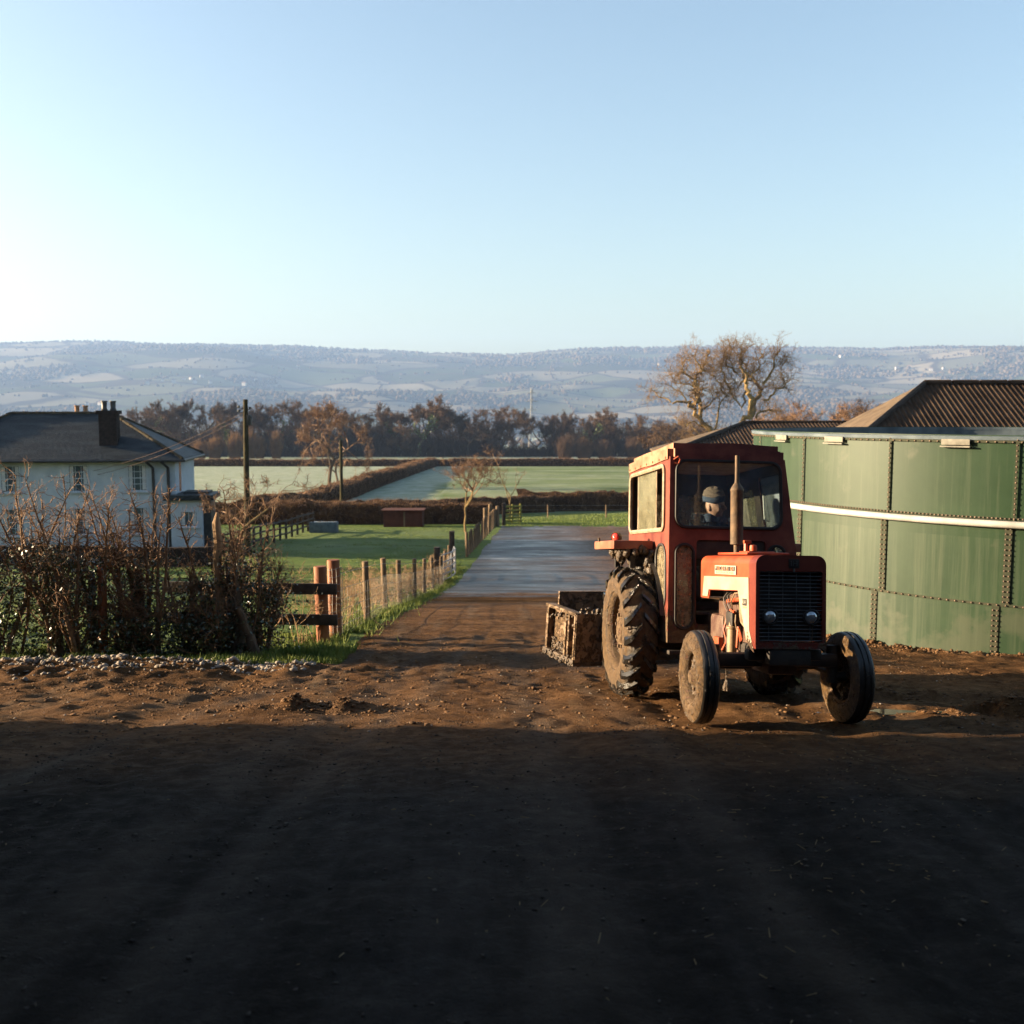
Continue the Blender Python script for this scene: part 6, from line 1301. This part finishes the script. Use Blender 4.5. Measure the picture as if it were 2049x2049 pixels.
for s_ in (-1, 1):
    q = bmesh.ops.create_uvsphere(hb, u_segments=12, v_segments=8, radius=1)
    for v in q['verts']: v.co = Vector((s_ * .078 + v.co.x * .011, .012 + v.co.y * .02, -.008 + v.co.z * .034))
HM = Matrix.Translation((.03, 1.635, 1.815)) @ Matrix.Rotation(R(-14), 4, 'Y') @ Matrix.Rotation(R(36), 4, 'Z') @ Matrix.Rotation(R(14), 4, 'X')
hb.transform(HM); hm = bpy.data.meshes.new('h'); hb.to_mesh(hm); hb.free()
def hand(wr, el, s_):
    w = Vector(wr); f = (w - Vector(el)).normalized(); up_ = Vector((0, -.5, .87)); side = f.cross(up_).normalized(); dn = side.cross(f).normalized()
    vs = [tuple(w), tuple(w + f * .045), tuple(w + f * .085)]; es = [(0, 1), (1, 2)]; rd = [.026, .036, .034]
    ms_ = [skin_mesh(vs, es, rd, 0, 2)]
    for i, (off, L) in enumerate(((-.028, .068), (-.010, .078), (.010, .072), (.027, .056))):
        p0 = w + f * .072 + side * off; p1 = p0 + f * L * .42 + dn * .008; p2 = p1 + f * L * .10 - dn * L * .36 * 1.0; p3 = p2 - f * L * .28 - dn * L * .10
        ms_.append(skin_mesh([tuple(p0), tuple(p1), tuple(p2), tuple(p3)], [(0, 1), (1, 2), (2, 3)], [.0105, .0095, .0088, .0075], 0, 2))
    p0 = w + f * .028 - side * s_ * .024; p1 = p0 + f * .03 - side * s_ * .024 - dn * .012; p2 = p1 + f * .03 - dn * .014
    ms_.append(skin_mesh([tuple(p0), tuple(p1), tuple(p2)], [(0, 1), (1, 2)], [.013, .011, .0095], 0, 2)); return ms_
body = remesh([base, hm] + hand(J['wrL'], J['elL'], 1) + hand(J['wrR'], J['elR'], -1), .0052)
person = empty('person'); person.matrix_world = TM @ Matrix.Translation((0, 2.16, 1.07)); tag(person, 'driver in a brown beanie and navy jacket, looking down to one side in the cab', 'person')
OFF = Matrix.Translation((0, -2.16, -1.07))
body.transform(OFF); link('body', body, M_skin, person)
bmj = bmesh.new(); bmj.from_mesh(body); hc = Vector((.03, -.525, .745)); wl = [Vector(J[k]) + Vector((0, -2.16, -1.07)) for k in ('wrL', 'wrR')]
bmj.normal_update()
bmesh.ops.delete(bmj, geom=[v for v in bmj.verts if v.co.z < .05 or v.co.z > .665 or (v.co - hc).length < .145 or any((v.co - w).length < .06 or (v.co.y < w.y + .02 and abs(v.co.x - w.x) < .1 and v.co.z < w.z + .12 and v.co.z > w.z - .12) for w in wl)], context='VERTS')
for v in bmj.verts:
    c = v.co; v.co = c + v.normal * (.019 + .006 * math.sin(c.z * 70 + c.x * 25) * math.sin(c.x * 45 + c.y * 20) + .003 * math.sin(c.y * 110 + c.z * 60))
jm2 = bpy.data.meshes.new('jacket'); bmj.to_mesh(jm2); bmj.free(); jm2.polygons.foreach_set('use_smooth', [True] * len(jm2.polygons))
col = MB(); ring = []; 
for h, r_ in ((-.03, .085), (.0, .092), (.035, .098), (.05, .088), (.03, .078)): ring.append((r_, h))
col.lathe(ring, 28, 'z', (.01, 1.71, 1.69)); cm = col.build('tmpc', None); jo = link('jacket', jm2, M_jacket, person)
cm.data.transform(OFF); cm.name = 'collar'; cm.data.materials.clear(); cm.data.materials.append(M_jacket); cm.parent = jo; cm.data.polygons.foreach_set('use_smooth', [True] * len(cm.data.polygons))
tk = ['pel', 'hiL', 'hiR', 'knL', 'knR', 'anL', 'anR']; i3 = {k: i for i, k in enumerate(tk)}
tm_ = skin_mesh([J[k] for k in tk], [(i3[a], i3[c]) for a, c in E_ if a in i3 and c in i3], [.145, .10, .10, .07, .07, .052, .052]); tm2 = remesh([tm_], .01); tm2.transform(OFF); link('trousers', tm2, M_trouser, person)
hat = MB(); HATM = OFF @ HM
def hatpt(r_, h):
    return [((.087 * r_) * math.cos(a), (.106 * r_) * math.sin(a) + .008, h + .004 * math.sin(a * 3)) for a in np.linspace(0, 2 * math.pi, 40, endpoint=False)]
def hatmesh(rows, name, mat, par):
    b = MB(); v = []; 
    for (r_, h) in rows: v += [tuple(HATM @ Vector(p)) for p in hatpt(r_, h + .026 if h < .1 else h + .012)]
    n = 40; b.add(v, [(i * n + k, i * n + (k + 1) % n, (i + 1) * n + (k + 1) % n, (i + 1) * n + k) for i in range(len(rows) - 1) for k in range(n)]); return b.build(name, mat, par, smooth='all')
ht = hatmesh([(1.02, .03), (1.06, .05), (1.05, .075), (1.09, .085), (1.06, .10), (1.0, .118), (.94, .124), (.96, .134), (.80, .150), (.70, .152), (.70, .162), (.45, .172), (.2, .176), (.02, .176)], 'beanie', M_hat1, person)
hatmesh([(.99, .020), (1.08, .018), (1.10, .035), (1.095, .066), (1.06, .072)], 'beanie_cuff', M_hat2, ht)
eye = MB()
for s_ in (-1, 1):
    for (mi, rr2, oy_) in ((0, .0115, 0), (1, .006, -.0075)):
        bm = bmesh.new(); bmesh.ops.create_uvsphere(bm, u_segments=12, v_segments=8, radius=rr2); eye.addbm(bm, mi, HATM @ Matrix.Translation((s_ * .031, -.082 + oy_, .004)))
eye.build('eyes', [M_plate, M_badgeblk], person)
